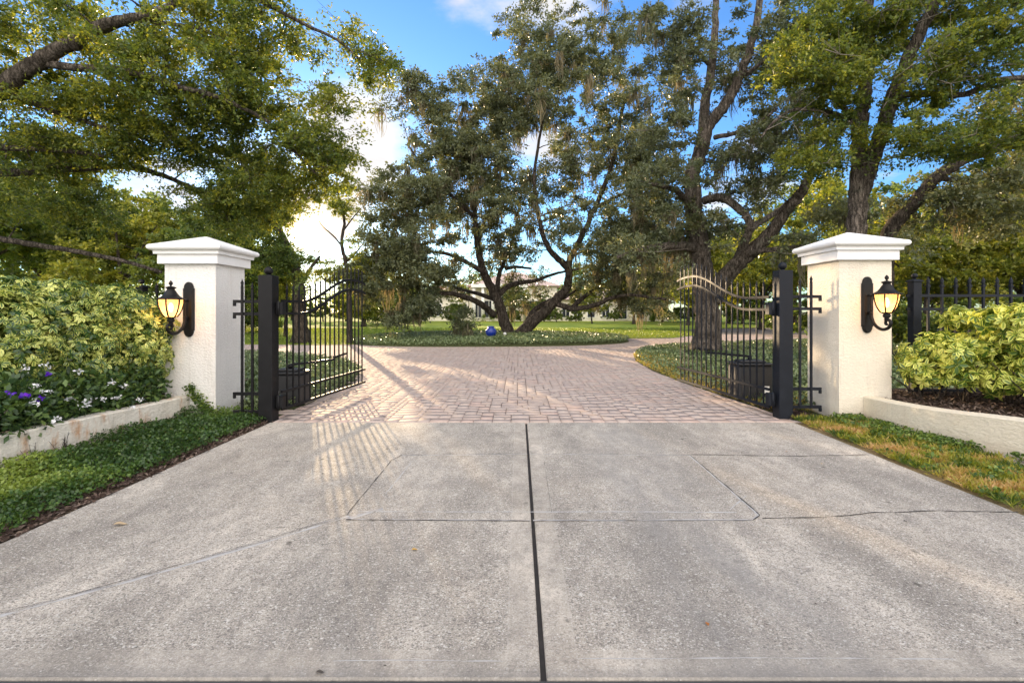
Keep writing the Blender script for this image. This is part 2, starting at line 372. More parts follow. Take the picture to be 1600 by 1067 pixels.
def m_paver():
    m, b = mat('clay_and_grey_pavers'); p = pos(b); t = attr(b, 'tint')
    cr = b.n('ShaderNodeValToRGB'); b.put(cr, 0, t); e = cr.color_ramp.elements
    e[0].color = (0.33, 0.265, 0.245, 1); e[1].color = (0.46, 0.33, 0.285, 1)
    for ps, cc in ((0.25, (0.40, 0.32, 0.285)), (0.5, (0.42, 0.345, 0.31)), (0.75, (0.39, 0.30, 0.26))): x = e.new(ps); x.color = (*cc, 1)
    c = b.mix(b.ramp(b.noise(p, 26, 5, 0.7), 0.35, 0.7, 0, 0.5), cr.outputs[0], (0.52, 0.45, 0.40))
    c = b.mix(b.ramp(b.noise(p, 1.1, 5, 0.6), 0.5, 0.75, 0, 0.45), c, (0.29, 0.235, 0.21))
    c = b.mix(b.ramp(b.noise(p, 160, 3, 0.7), 0.52, 0.7, 0, 0.5), c, (0.16, 0.13, 0.12))
    pbr(b, c, 0.88, b.noise(p, 90, 4, 0.7), 0.35, 0.004, spec=0.25); return m
M['paver'] = m_paver()
M['sand'] = m_plain('joint_sand', (0.19, 0.155, 0.135), 0.95, 0.35, 30, 0.5)
M['asphalt'] = m_plain('asphalt', (0.05, 0.05, 0.052), 0.9, 0.4, 90, 0.6)
def m_soil(name, a, c2, sc_=18):
    m, b = mat(name); p = pos(b); n = b.noise(p, sc_, 6, 0.7); n2 = b.noise(p, 1.3, 5, 0.6)
    c = b.mix(b.ramp(n, 0.35, 0.65), a, c2); c = b.mix(b.ramp(n2, 0.4, 0.7, 0, 0.4), c, a)
    pbr(b, c, 0.95, n, 0.8, 0.02, spec=0.1); return m
M['soil'] = m_soil('leafy_soil', (0.045, 0.034, 0.024), (0.13, 0.095, 0.065))
M['soil_green'] = m_soil('mossy_soil', (0.035, 0.042, 0.018), (0.075, 0.085, 0.035), 25)
M['mulch'] = m_leaf('bark_mulch', (0.025, 0.016, 0.012), (0.075, 0.045, 0.034), (0.20, 0.15, 0.12), 0.05, (1, 1, 1), 0.9)
M['sandy'] = m_soil('grey_sand', (0.20, 0.175, 0.15), (0.36, 0.33, 0.29), 22)
def m_lawn():
    m, b = mat('lawn_turf'); p = pos(b)
    n = b.noise(p, 0.35, 6, 0.65); f = b.noise(p, 30, 5, 0.7)
    c = b.mix(b.ramp(n, 0.35, 0.65), (0.15, 0.22, 0.035), (0.34, 0.37, 0.05))
    c = b.mix(b.ramp(f, 0.45, 0.7, 0, 0.6), c, (0.06, 0.085, 0.02))
    pbr(b, c, 0.95, f, 0.8, 0.03, spec=0.1); return m
M['lawn'] = m_lawn()
M['house'] = m_plain('cream_house_stucco', (0.78, 0.72, 0.60), 0.9, 0.06, 3)
M['house_white'] = m_plain('white_house_trim', (0.78, 0.76, 0.71), 0.7, 0.05, 3)
M['roof'] = m_plain('clay_roof_tiles', (0.50, 0.38, 0.33), 0.85, 0.25, 7, 0.5, bdist=0.05)
M['pane'] = m_plain('dark_window_glass', (0.03, 0.035, 0.045), 0.08, 0.2, 2, 0.02)
M['seal_white'] = m_plain('pale_joint_sealant', (0.43, 0.42, 0.41), 0.8, 0.25, 30)
M['seal_dark'] = m_plain('dark_joint_line', (0.055, 0.05, 0.047), 0.9, 0.5, 25)
M['seal_grey'] = m_plain('grey_joint_sealant', (0.30, 0.29, 0.285), 0.75, 0.3, 25)

# ---------------------------------------------------------------- where the sun gets through the trees
def lit_pts(*pp): return [tuple(G(*q)[:2]) for q in pp]
LIT = [(lit_pts((560, 690), (640, 760)), 0.62), (lit_pts((545, 640), (620, 720)), 0.6), (lit_pts((560, 553), (720, 580), (800, 600), (860, 640)), 0.38),
       (lit_pts((390, 530), (480, 535), (560, 548)), 2.0), (lit_pts((960, 524), (1060, 524)), 2.3), (lit_pts((1135, 528), (1240, 530)), 1.6),
       (lit_pts((1010, 600), (1150, 640), (1230, 690), (1340, 700), (1500, 760)), 0.2),
       (lit_pts((590, 528), (700, 527)), 1.2), (lit_pts((600, 512), (1000, 510)), 4.0)]
def sun_keep(P, rng, p=1.0):
    """False where a leaf at P would shade one of the sunlit patches on the ground"""
    k = P[:, 2] / SUN.z
    gx = P[:, 0] - k * SUN.x; gy = P[:, 1] - k * SUN.y
    keep = np.ones(len(P), bool)
    for pts, r in LIT:
        for a, b in zip(pts[:-1], pts[1:]):
            ax, ay = a; bx, by = b; dx, dy = bx - ax, by - ay; L2 = dx * dx + dy * dy
            t = np.clip(((gx - ax) * dx + (gy - ay) * dy) / L2, 0, 1)
            d = np.hypot(gx - ax - t * dx, gy - ay - t * dy)
            # streaks: low light arrives stretched along its own direction
            keep &= ~((d < r * (0.75 + 0.5 * rng.random(len(P)))) & (rng.random(len(P)) < p))
    # and the opening through which the sun itself shows from the gate
    s = (P[:, 0] + 0.0) - SUN.x / SUN.y * P[:, 1]; zc = CH + SUN.z / SUN.y * P[:, 1]
    rr = np.hypot(s, (P[:, 2] - zc)) / np.maximum(P[:, 1], 1) * F
    keep &= ~((rr < 16 + 22 * rng.random(len(P))) & (P[:, 1] > 6))
    return keep
def inpoly(x, y, poly):
    c = np.zeros(len(x), bool); n = len(poly)
    for i in range(n):
        x0, y0 = poly[i]; x1, y1 = poly[(i + 1) % n]
        if y0 == y1: continue
        c ^= ((y0 > y) != (y1 > y)) & (x < (x1 - x0) * (y - y0) / (y1 - y0) + x0)
    return c
# openings between the crowns (read off as directions from the gate)
GAPS = [[(585, -80), (600, 70), (690, 100), (735, 50), (770, -80)], [(470, -30), (480, 70), (560, 110), (590, 60), (600, -60)],
        [(530, 145), (600, 120), (660, 175), (640, 240), (560, 250), (520, 200)],
        [(395, 170), (425, 205), (400, 235), (370, 200)], [(450, 300), (555, 280), (560, 340), (540, 385), (455, 385), (435, 340)],
        [(180, 265), (290, 255), (300, 330), (210, 320)], [(800, 200), (850, 195), (860, 250), (815, 245)],
        [(1000, 120), (1040, 110), (1035, 190), (995, 180)],
        [(765, 400), (835, 405), (880, 385), (905, 400), (900, 450), (850, 505), (780, 515), (745, 455)]]
GAP_KEEP = [0.08, 0.6, 0.5, 0.65, 0.85, 0.6, 0.7, 0.7, 0.5]
def gap_keep(P, rng):
    Y = np.maximum(P[:, 1], 0.5); px = VX + P[:, 0] / Y * F; py = HY - (P[:, 2] - CH) / Y * F
    j = 16
    px = px + rng.normal(0, j * 0.5, len(P)); py = py + rng.normal(0, j * 0.5, len(P))
    keep = np.ones(len(P), bool)
    for g, kp in zip(GAPS, GAP_KEEP): keep &= ~(inpoly(px, py, g) & (rng.random(len(P)) > kp))
    return keep

def unit(v): return v / np.maximum(np.linalg.norm(v, axis=1, keepdims=True), 1e-9)
def leaf_quads(P, D, L, Wd, rng, up=0.3, fold=0.15):
    """one folded diamond per leaf"""
    n = len(P); r = rng.normal(size=(n, 3)); r[:, 2] += up
    S = unit(np.cross(D, r)); N = np.cross(S, D)
    q_ = rng.uniform(0.55, 1.45, n); L = (L * q_)[:, None]; Wd = (Wd * q_ * rng.uniform(0.8, 1.2, n))[:, None]
    V = np.empty((n, 4, 3)); V[:, 0] = P; V[:, 1] = P + D * L * 0.5 + S * Wd * 0.5 + N * Wd * fold
    V[:, 2] = P + D * L; V[:, 3] = P + D * L * 0.5 - S * Wd * 0.5 + N * Wd * fold
    return V.reshape(-1, 3), np.arange(n * 4).reshape(n, 4)
def lobes_world(lobes): return [(W(px, py, Y), Vector((rx * Y / F, dy, ry * Y / F)), wt) for (px, py, rx, ry, Y, dy, wt) in lobes]

def moss_mesh(name, anchors, rng, length=0.8, strands=26, width=0.026):
    Vs = []; T = []
    for a in anchors:
        n = int(strands * rng.uniform(0.6, 1.5)); Lh = length * rng.uniform(0.35, 1.4)
        base = np.array(a) + rng.normal(0, 0.05, (n, 3)) * [1.8, 1.8, 1.2]
        ln = Lh * rng.uniform(0.35, 1.0, n)
        sway = rng.normal(0, 0.10, (n, 2)); wd = width * rng.uniform(0.6, 1.5, n); ang = rng.uniform(0, PI, n)
        tb = rng.random() * 0.5
        segs = 4; prev = None
        for s_ in range(segs + 1):
            t = s_ / segs
            c = base.copy(); c[:, 2] -= ln * t; c[:, :2] += sway * math.sin(t * 3.1) * Lh + rng.normal(0, 0.012, (n, 2))
            ww = wd * (1 - t * 0.85) * (0.7 + 0.6 * rng.random(n))
            o = np.stack([np.cos(ang) * ww, np.sin(ang) * ww, np.zeros(n)], 1)
            cur = (c - o, c + o)
            if prev is not None:
                q = np.stack([prev[0], prev[1], cur[1], cur[0]], 1); Vs.append(q.reshape(-1, 3))
                T.append(np.full(n * 4, min(1, tb + rng.random() * 0.4)))
            prev = cur
    V = np.concatenate(Vs); Fc = np.arange(len(V)).reshape(-1, 4)
    return np_mesh(name, V, Fc, 4, {'tint': np.concatenate(T)})

def make_tree(base, limbs, lobes, nclump, per, L, Wd, leafmat, barkmat, label, name='oak_tree', seed=1, group=None, moss=0,
              clump_r=(0.5, 1.1), filt=True, lobes_are_world=False, twig_r=0.03, tint=(0.0, 0.75), moss_len=0.8, bare=0, show=0.0):
    rng = np.random.default_rng(seed)
    root = empty(name, base, label, 'tree', group)
    mb = MB(); nodes = []; rads = []
    for pts, r0, r1 in limbs:
        cp = catmull(pts, 7); m = len(cp)
        cp = [p + Vector(rng.normal(0, (r0 + r1) * 0.04, 3)) if 0 < i < m - 1 else p for i, p in enumerate(cp)]
        rr = [(r0 + (r1 - r0) * (i / (m - 1)) ** 0.8) for i in range(m)]
        if r0 > 0.16 and pts[0][2] < 0.3:                       # root flare
            for i in range(min(5, m)): rr[i] *= 1 + 0.35 * (1 - i / 5) ** 2
        mb.tube(cp, rr, 14 if r0 > 0.12 else 8, jit=0.12, rng=rng)
        nodes += [tuple(p) for p in cp]; rads += rr
    LB = lobes if lobes_are_world else lobes_world(lobes)
    wts = np.array([max(r.x * r.y * r.z, 1e-3) ** 0.8 * wt for _, r, wt in LB]); wts /= wts.sum()
    cs = []
    for i in rng.choice(len(LB), nclump, p=wts):
        c, r, _ = LB[i]; d = unit(rng.normal(size=(1, 3)))[0] * rng.random() ** 0.42
        cs.append((c.x + d[0] * r.x, c.y + d[1] * r.y, c.z + d[2] * r.z))
    cs = np.array(cs); cs = cs[cs[:, 2] > 0.5]
    if filt is True: cs = cs[gap_keep(cs, rng)]
    nd = np.array(nodes)
    if show:                                                   # keep the big limbs in view: fewer clumps hang in front of them
        big = nd[(np.array(rads) > 0.085) & (nd[:, 1] > 1)]
        bx = VX + big[:, 0] / big[:, 1] * F; by = HY - (big[:, 2] - CH) / big[:, 1] * F
        cx_ = VX + cs[:, 0] / cs[:, 1] * F; cy_ = HY - (cs[:, 2] - CH) / cs[:, 1] * F
        d2 = np.hypot(cx_[:, None] - bx, cy_[:, None] - by); j = d2.argmin(1); rp = np.mean(clump_r) * 0.75 * F / cs[:, 1]
        cs = cs[~((d2.min(1) < rp) & (cs[:, 1] < big[j, 1] + 0.2) & (rng.random(len(cs)) < show))]
    D = np.linalg.norm(cs[:, None] - nd[None], axis=2).min(1)
    order = np.argsort(D)
    nodes = list(nodes); rads = list(rads)
    cap = nd.shape[0] + 4 * len(cs); arr = np.zeros((cap, 3)); arr[:len(nd)] = nd; rarr = np.zeros(cap); rarr[:len(nd)] = rads; cnt = len(nd)
    P = []; Dv = []; T = []; mossA = []
    for ci in order:
        c = cs[ci]; d = np.linalg.norm(arr[:cnt] - c, axis=1) + np.maximum(0, arr[:cnt, 2] - c[2]) * 0.6
        j = int(np.argmin(d)); a = arr[j]; dist = np.linalg.norm(c - a)
        r0 = min(rarr[j] * 0.6, twig_r * (0.5 + dist * 0.35)); r0 = max(r0, 0.006)
        mid = (a + c) / 2 + rng.normal(0, 0.10 * dist + 0.01, 3) + np.array([0, 0, 0.10 * dist])
        ts = [0, 0.25, 0.5, 0.75, 1.0]
        pp = [(1 - t) ** 2 * a + 2 * t * (1 - t) * mid + t * t * c for t in ts]
        mb.tube(pp, [r0 * (1 - 0.65 * t) for t in ts], 5, cap=False)
        for t, q in zip(ts[1:], pp[1:]):
            if cnt < cap: arr[cnt] = q; rarr[cnt] = r0 * (1 - 0.65 * t); cnt += 1
        # leaves on sprays leaving the clump
        R_ = rng.uniform(*clump_r); ns = int(rng.integers(7, 13)); tb = rng.random()
        dirs = unit(rng.normal(size=(ns, 3)) * [1, 1, 0.42]); n = int(per * rng.uniform(0.6, 1.4))
        k = rng.integers(0, ns, n); u = rng.random(n) ** 0.6
        pos_ = c + dirs[k] * (u * R_ * rng.uniform(0.5, 1.0, ns)[k])[:, None] + rng.normal(0, R_ * 0.085, (n, 3))
        pos_[:, 2] -= (u ** 2) * R_ * 0.14
        dd = unit(dirs[k] * 0.7 + rng.normal(size=(n, 3)) * 0.8)
        P.append(pos_); Dv.append(dd); T.append(np.clip(tint[0] + (tint[1] - tint[0]) * (0.45 * tb + 0.55 * rng.random(n)) + (rng.random(n) < 0.06) * 0.5, 0, 1))
        for s_ in range(3):
            q = dirs[s_] * R_ * 0.75; mb.tube([c, c + q * 0.5, c + q], [r0 * 0.3 + 0.003, 0.004, 0.002], 3, cap=False)
        if moss and rng.random() < moss: mossA.append(c + [0, 0, -R_ * 0.25])
    if bare:                                                   # dead grey twigs poking out
        tw = MB()
        for _ in range(bare):
            j = rng.integers(0, cnt); a = arr[j]; d = unit(rng.normal(size=(1, 3)))[0]; d[2] = -abs(d[2]) * 0.3
            l = rng.uniform(0.5, 1.4); q1 = a + d * l * 0.5 + rng.normal(0, 0.06, 3); q2 = q1 + d * l * 0.5 + rng.normal(0, 0.12, 3)
            tw.tube([a, q1, q2], [0.012, 0.008, 0.003], 4, cap=False)
            for _k in range(3): tw.tube([q1, q1 + unit(rng.normal(size=(1, 3)))[0] * l * 0.4], [0.005, 0.002], 3, cap=False)
    mb.build('trunk', barkmat, root)
    if bare: tw.build('bare_twigs', M['twig'], root)['kind'] = 'stuff'
    P = np.concatenate(P); Dv = np.concatenate(Dv); T = np.concatenate(T)
    k = P[:, 2] > 0.15
    if filt: k &= sun_keep(P, rng)
    if filt is True: k &= gap_keep(P, rng)
    P = P[k]; Dv = Dv[k]; T = T[k]
    V, Fc = leaf_quads(P, Dv, L, Wd, rng)
    link('crown', np_mesh('crown', V, Fc, 4, {'tint': np.repeat(T, 4)}), leafmat, root)
    if mossA: link('hanging_moss', moss_mesh('hanging_moss', mossA, rng, moss_len), M['moss'], root)
    return root

# ---------------------------------------------------------------- ground
def sheet(name, poly, z, m, kind='structure', parent=None):
    me = bpy.data.meshes.new(name); me.from_pydata([(x, y, z) for x, y in poly], [], [tuple(range(len(poly)))]); me.update()
    o = link(name, me, m, parent)
    if kind: o['kind'] = kind
    return o
sheet('ground', [(-400, -60), (400, -60), (400, 700), (-400, 700)], -0.06, M['soil_green'])
XL, XR, XJ, Y0, Y1 = -2.90, 3.22, 0.09, 1.714, 5.65
b = MB(); b.box(-60, 60, -6, Y0 - 0.003, -0.3, -0.008); b.build('street', M['asphalt'])['kind'] = 'structure'
b = MB(); b.box(XL, XJ - 0.011, Y0, Y1, -0.2, 0.0, 0.006); b.box(XJ + 0.011, XR, Y0, Y1, -0.2, 0.0, 0.006)
b.build('concrete_driveway', M['concrete'])['kind'] = 'structure'
sheet('joint_base', [(XJ - 0.02, Y0), (XJ + 0.02, Y0), (XJ + 0.02, Y1), (XJ - 0.02, Y1)], -0.03, M['seal_dark'])
# pavers: random ashlar of small stones, one mesh
left_patch = [(-2.96, 5.75), (-2.93, 8.6), (-3.25, 10.2), (-4.3, 12.2), (-6.9, 14.2), (-10, 15.3), (-26, 17.5), (-26, 5.75)]
right_patch = [(3.26, 5.75), (3.22, 6.5), (2.98, 8.8), (2.92, 10.5), (3.05, 12.6), (3.5, 14.7), (4.26, 16.6), (5.6, 18.0), (10.6, 20.5), (26, 25.5), (26, 5.75)]
lawn_poly = [(-60, 21), (-12, 18.9), (-7.2, 18.4), (-5.4, 19.3), (-2, 23), (4.3, 22.6), (7.4, 23.2), (9.6, 26), (12, 34), (30, 44), (90, 52), (90, 160), (-90, 160), (-90, 21)]
def island_edge(n=72):
    out = []
    for i in range(n):
        a = 2 * PI * i / n
        c_, s_ = math.cos(a), math.sin(a); se = lambda v: math.copysign(abs(v) ** 0.75, v)
        out.append((-1.1 + 6.0 * se(c_), 21.9 + 4.3 * se(s_) + 0.25 * se(c_) * 1.6))
    return out
island = island_edge()
rng = np.random.default_rng(5)
sheet('paver_bed', [(XL - 0.05, Y1 + 0.006), (XR + 0.05, Y1 + 0.006), (30, Y1 + 0.2), (30, 45), (-30, 45), (-30, Y1 + 0.2)], -0.022, M['sand'])
u = 0.074; nx, ny = int(34 / u), int(21 / u); X0p = -14.0
occ = np.zeros((nx, ny), bool); cells = []
sizes = [(2, 2), (3, 2), (2, 3), (3, 3), (2, 3), (3, 2), (4, 2)]
cxg = X0p + (np.arange(nx) + 0.5) * u; cyg = Y1 + 0.012 + (np.arange(ny) + 0.5) * u
GX, GY = np.meshgrid(cxg, cyg, indexing='ij'); fx, fy = GX.ravel(), GY.ravel()
cov_ = np.zeros(len(fx), bool)
def shrink(poly, d=0.15):
    c = np.mean(np.array(poly), 0); return [(x - np.sign(x - c[0]) * d, y - np.sign(y - c[1]) * d) for x, y in poly]
for pl in (left_patch, right_patch, lawn_poly, island): cov_ |= inpoly(fx, fy, shrink(pl))
occ = cov_.reshape(nx, ny)
for j in range(ny):
    for i in range(nx):
        if occ[i, j]: continue
        for (a, c) in [sizes[k] for k in rng.permutation(len(sizes))] + [(2, 1), (1, 2), (1, 1)]:
            if i + a <= nx and j + c <= ny and not occ[i:i + a, j:j + c].any():
                occ[i:i + a, j:j + c] = True; cells.append((i, j, a, c)); break
cells = np.array(cells, float); g = 0.002; bv = 0.0035
x0 = X0p + cells[:, 0] * u + g; x1 = X0p + (cells[:, 0] + cells[:, 2]) * u - g
y0 = Y1 + 0.012 + cells[:, 1] * u + g; y1 = Y1 + 0.012 + (cells[:, 1] + cells[:, 3]) * u - g
n = len(cells); zt = rng.normal(0, 0.0008, n)
V = np.zeros((n, 8, 3))
for k, (xx, yy) in enumerate(((x0, y0), (x1, y0), (x1, y1), (x0, y1))): V[:, k] = np.stack([xx, yy, np.full(n, -0.02)], 1)
for k, (xx, yy) in enumerate(((x0 + bv, y0 + bv), (x1 - bv, y0 + bv), (x1 - bv, y1 - bv), (x0 + bv, y1 - bv))):
    V[:, 4 + k] = np.stack([xx, yy, zt + rng.normal(0, 0.0004, n)], 1)
Fq = np.array([[4, 5, 6, 7], [0, 1, 5, 4], [1, 2, 6, 5], [2, 3, 7, 6], [3, 0, 4, 7]])
Fc = (np.arange(n)[:, None, None] * 8 + Fq[None]).reshape(-1, 4)
o = link('paver_driveway', np_mesh('paver_driveway', V.reshape(-1, 3), Fc, 4, {'tint': np.repeat(rng.random(n), 8)}), M['paver']); o['kind'] = 'structure'

def ground_patch(name, poly, z, m): return sheet(name, poly, z, m)
ground_patch('soil_bed', left_patch, 0.0, M['soil_green']); ground_patch('soil_bed', right_patch, 0.004, M['soil_green'])
ground_patch('lawn', lawn_poly, 0.01, M['lawn'])
# island mound
vs = [(-1.1, 21.9, 0.22)]; fs = []
rings = [(1.0, 0.0), (0.985, 0.07), (0.8, 0.13), (0.4, 0.20)]
for s_, z in rings: vs += [(-1.1 + (x + 1.1) * s_, 21.9 + (y - 21.9) * s_, z) for x, y in island]
ni = len(island)
for r_ in range(3):
    for i in range(ni):
        a = 1 + r_ * ni + i; c = 1 + r_ * ni + (i + 1) % ni; fs.append((a, c, c + ni, a + ni))
for i in range(ni): fs.append((1 + 3 * ni + i, 1 + 3 * ni + (i + 1) % ni, 0))
mb = MB(); mb.add(vs, fs, True); mb.build('island_mound', M['soil_green'])['kind'] = 'structure'
strip_l = [(XL + 0.03, -2), (XL + 0.03, 5.60), (XL - 0.01, 5.72), (-3.0, 6.1), (-3.7, 6.1), (-4.05, 5.9), (-4.02, 5.0), (-4.12, 3.8), (-4.4, 2.4), (-5, -2)]
strip_r = [(XR - 0.03, -2), (5.5, -2), (5.0, 2.8), (4.42, 4.1), (4.14, 5.1), (4.12, 5.9), (3.8, 6.1), (3.24, 6.1), (XR + 0.01, 5.72), (XR - 0.03, 5.60)]
ground_patch('verge', strip_l, -0.008, M['soil']); ground_patch('verge', strip_r, -0.008, m_soil('straw_thatch', (0.14, 0.105, 0.055), (0.33, 0.25, 0.13), 40))
ground_patch('bare_sand', [(4.0, 3.2), (4.9, 2.9), (4.42, 4.08), (4.2, 4.75), (4.02, 4.3)], 0.020, M['sandy'])

def scatter(poly, n, rng, zf=0.0):
    P = np.array(poly); lo, hi = P.min(0), P.max(0); out = []
    while sum(len(a) for a in out) < n:
        q = rng.uniform(lo, hi, (n * 2, 2)); q = q[inpoly(q[:, 0], q[:, 1], poly)]; out.append(q)
    q = np.concatenate(out)[:n]; return np.column_stack([q, np.full(n, zf)])
def ground_cover(name, P, L, Wd, h, mt, rng, label, cat, tint=(0, 1), up=0.5, patchy=0.0, tinted=None):
    n = len(P); P = P.copy(); P[:, 2] += h * rng.random(n) ** 0.7
    D = rng.normal(size=(n, 3)); D[:, 2] = np.abs(D[:, 2]) * up + 0.15; D = unit(D)
    V, Fc = leaf_quads(P, D, L, Wd, rng, up=1.2)
    T = tinted if tinted is not None else rng.uniform(*tint, n)
    o = link(name, np_mesh(name, V, Fc, 4, {'tint': np.repeat(np.clip(T, 0, 1), 4)}), mt)
    return tag(o, label, cat, kind='stuff')
def wavy(P, s, seed=0):
    x, y = P[:, 0] * s + seed, P[:, 1] * s + seed * 1.7
    return 0.5 + 0.25 * (np.sin(x * 1.3 + np.sin(y * 1.9) * 1.4) + np.sin(y * 1.7 + np.sin(x * 2.3) * 1.1))
# left verge: jasmine
rng = np.random.default_rng(11)
strip_lc = [(XL - 0.05, 1.0), (XL - 0.04, 5.70), (-3.05, 6.0), (-3.65, 5.95), (-4.0, 5.85), (-3.98, 5.0), (-4.08, 3.8), (-4.36, 2.4), (-4.6, 1.0)]
P = scatter(strip_lc, 62000, rng, 0.01)
edge_d = np.clip((-P[:, 0] + XL) / 0.35, 0, 1)
bump = 0.035 + 0.10 * edge_d * wavy(P, 3.2) ; k = rng.random(len(P)) < (0.12 + 0.88 * np.clip(edge_d * 1.6 - 0.15 + 0.3 * wavy(P, 9), 0, 1))
P = P[k]; P[:, 2] += bump[k] * rng.random(len(P))
ground_cover('jasmine_ground_cover', P, 0.026, 0.017, 0.03, M['cover'], rng, 'dark green creeping ground cover along the left edge of the concrete', 'ground cover', tinted=0.05 + 0.9 * wavy(P, 3.0, 3) * wavy(P, 1.1, 7) * 1.4 + rng.normal(0, 0.18, len(P)))
# right verge: dry and green grass
strip_rc = [(XR - 0.03, 1.0), (4.9, 1.0), (4.7, 3.0), (4.38, 4.1), (4.12, 5.1), (4.08, 5.85), (3.7, 5.78), (3.27, 5.8)]
P = scatter(strip_rc, 75000, rng, 0.01)
P = P[(P[:, 0] > XR + 0.005) | (rng.random(len(P)) < 0.35 * wavy(P, 8, 3))]
sandm = inpoly(P[:, 0], P[:, 1], [(4.05, 3.3), (4.9, 2.9), (4.42, 4.2), (4.22, 4.65)])
P = P[(~sandm) | (rng.random(len(P)) < 0.06)]
P = P[rng.random(len(P)) < np.clip(0.25 + 1.1 * wavy(P, 5, 1), 0, 1)]
dry = np.clip(1.9 * (0.5 * wavy(P, 4.2, 5) + 0.5 * wavy(P, 11, 2)) - 0.28 - 0.42 * np.clip((P[:, 0] - XR) / 0.8, 0, 1) + rng.normal(0, 0.16, len(P)), 0, 1)
P0 = P.copy(); n = len(P)
D = rng.normal(size=(n, 3)) * [1, 1, 0.3]; D[:, 2] = np.abs(D[:, 2]) + 0.55; D = unit(D)
P0[:, 2] += 0.03 * wavy(P0, 12, 4) * rng.random(n)
V, Fc = leaf_quads(P0, D, 0.055, 0.008, rng)
tag(link('grass', np_mesh('grass', V, Fc, 4, {'tint': np.repeat(dry, 4)}), M['grass']), 'short yellowing grass beside the right edge of the concrete', 'grass', kind='stuff')
P = scatter([(3.75, 5.8), (3.5, 5.3), (3.9, 4.5), (4.25, 4.4), (4.1, 5.1), (4.08, 5.85)], 5200, rng, 0.02)
P = P[rng.random(len(P)) < np.clip(wavy(P, 6, 2) * 1.5 - 0.2, 0, 1) * np.clip((P[:, 0] - 3.62) / 0.35, 0, 1)]
P = np.concatenate([P, (lambda q: q[wavy(q, 7, 9) > 0.72])(scatter(strip_rc, 16000, rng, 0.01))])
ground_cover('creeping_weeds', P, 0.030, 0.020, 0.06, M['cover'], rng, 'dark green creeping weeds at the foot of the right garden wall', 'ground cover', (0.1, 0.95))
# patches behind the gates and the island
def clipY(P): return P
P = scatter([(-3.0, 6.3), (-2.98, 8.6), (-3.3, 10.2), (-4.3, 12.1), (-6.9, 14.1), (-10, 15.2), (-14, 15.8), (-12, 8), (-9, 6.3)], 70000, rng, 0.0)
ground_cover('ground_cover', P, 0.055, 0.034, 0.14, M['cover_pale'], rng, 'pale green ground cover bed behind the left gate', 'ground cover', tinted=np.clip(0.5 * wavy(P, 1.2) + rng.normal(0.15, 0.22, len(P)), 0, 1))
P = scatter([(3.3, 6.2), (3.25, 6.6), (3.02, 8.8), (2.96, 10.5), (3.1, 12.6), (3.55, 14.7), (4.3, 16.5), (5.65, 17.9), (10.6, 20.4), (16, 22.4), (16, 9), (10, 6.2)], 95000, rng, 0.0)
dd_ = np.clip((P[:, 0] - 3.0) / 0.9, 0, 1); P = P[rng.random(len(P)) < 0.35 + 0.65 * dd_]
ground_cover('ground_cover', P, 0.055, 0.034, 0.12, M['cover_pale'], rng, 'grey green ground cover bed round the big oak behind the right gate', 'ground cover', tinted=np.clip(0.5 * wavy(P, 1.1, 4) + rng.normal(0.1, 0.22, len(P)), 0, 1))
P = scatter([(3.28, 6.2), (3.2, 6.6), (2.98, 8.8), (2.92, 10.5), (3.05, 12.6), (3.5, 14.7), (4.4, 14.7), (4.0, 11), (3.9, 8), (4.2, 6.2)], 9000, rng, 0.0)
ground_cover('dry_grass', P, 0.07, 0.012, 0.02, M['grass'], rng, 'dry straw coloured grass fringe along the right side of the paved drive', 'grass', (0.5, 1), up=1.5)
P = scatter(island, 60000, rng, 0.0); e = (np.abs((P[:, 0] + 1.1) / 6.0) ** 2.6 + np.abs((P[:, 1] - 21.9) / 4.3) ** 2.6) ** (1 / 2.6); P[:, 2] = np.interp(e, [0, 0.4, 0.8, 0.97, 1.05], [0.22, 0.20, 0.13, 0.07, 0.0])
ground_cover('ground_cover', P, 0.07, 0.045, 0.13, M['cover_pale'], rng, 'low clipped ground cover filling the raised island round the forked oak', 'ground cover', tinted=np.clip(0.35 + rng.normal(0.1, 0.2, len(P)), 0, 1))
P = scatter([(-24, 20), (-12, 19.1), (-7.2, 18.6), (-5.4, 19.5), (4.3, 22.8), (7.4, 23.4), (9.4, 26), (12, 36), (-20, 36)], 90000, rng, 0.01)
D = rng.normal(size=(len(P), 3)) * [1, 1, 0.3]; D[:, 2] = np.abs(D[:, 2]) + 0.6; D = unit(D)
V, Fc = leaf_quads(P, D, 0.09, 0.016, rng)
tag(link('lawn_grass', np_mesh('lawn_grass', V, Fc, 4, {'tint': np.repeat(rng.random(len(P)) * 0.8, 4)}), M['lawn_blades']), 'bright mown lawn grass beyond the paved drive', 'grass', kind='stuff')

# ---------------------------------------------------------------- saw cuts, sealant and cracks in the concrete
def ribbon(mb, pts, wd, z, rng, jit=0.0, close=False, wander=0.0, off=0.0):
    g_ = [G(*p) for p in pts]; out = []
    for a, c in zip(g_[:-1], g_[1:]):
        m = max(2, int((c - a).length / 0.05))
        for i in range(m): out.append(a + (c - a) * (i / m))
    out.append(g_[-1])
    w1 = 0.0; vs = []
    for i, p in enumerate(out):
        t = (out[min(i + 1, len(out) - 1)] - out[max(i - 1, 0)]).normalized(); s = Vector((-t.y, t.x, 0))
        w1 = w1 * 0.85 + rng.normal(0, 1) * wander
        p = p + s * (off + w1); ww = wd * (1 + jit * rng.uniform(-1, 1))
        vs += [(p + s * ww / 2).to_tuple()[:2] + (z,), (p - s * ww / 2).to_tuple()[:2] + (z,)]
    mb.add(vs, [(2 * i, 2 * i + 1, 2 * i + 3, 2 * i + 2) for i in range(len(out) - 1)])
rng = np.random.default_rng(3)
loop_b = [(540, 812), (828, 814)]; loop_b2 = [(833, 814), (1176, 813), (1187, 805), (1180, 798), (1078, 711)]
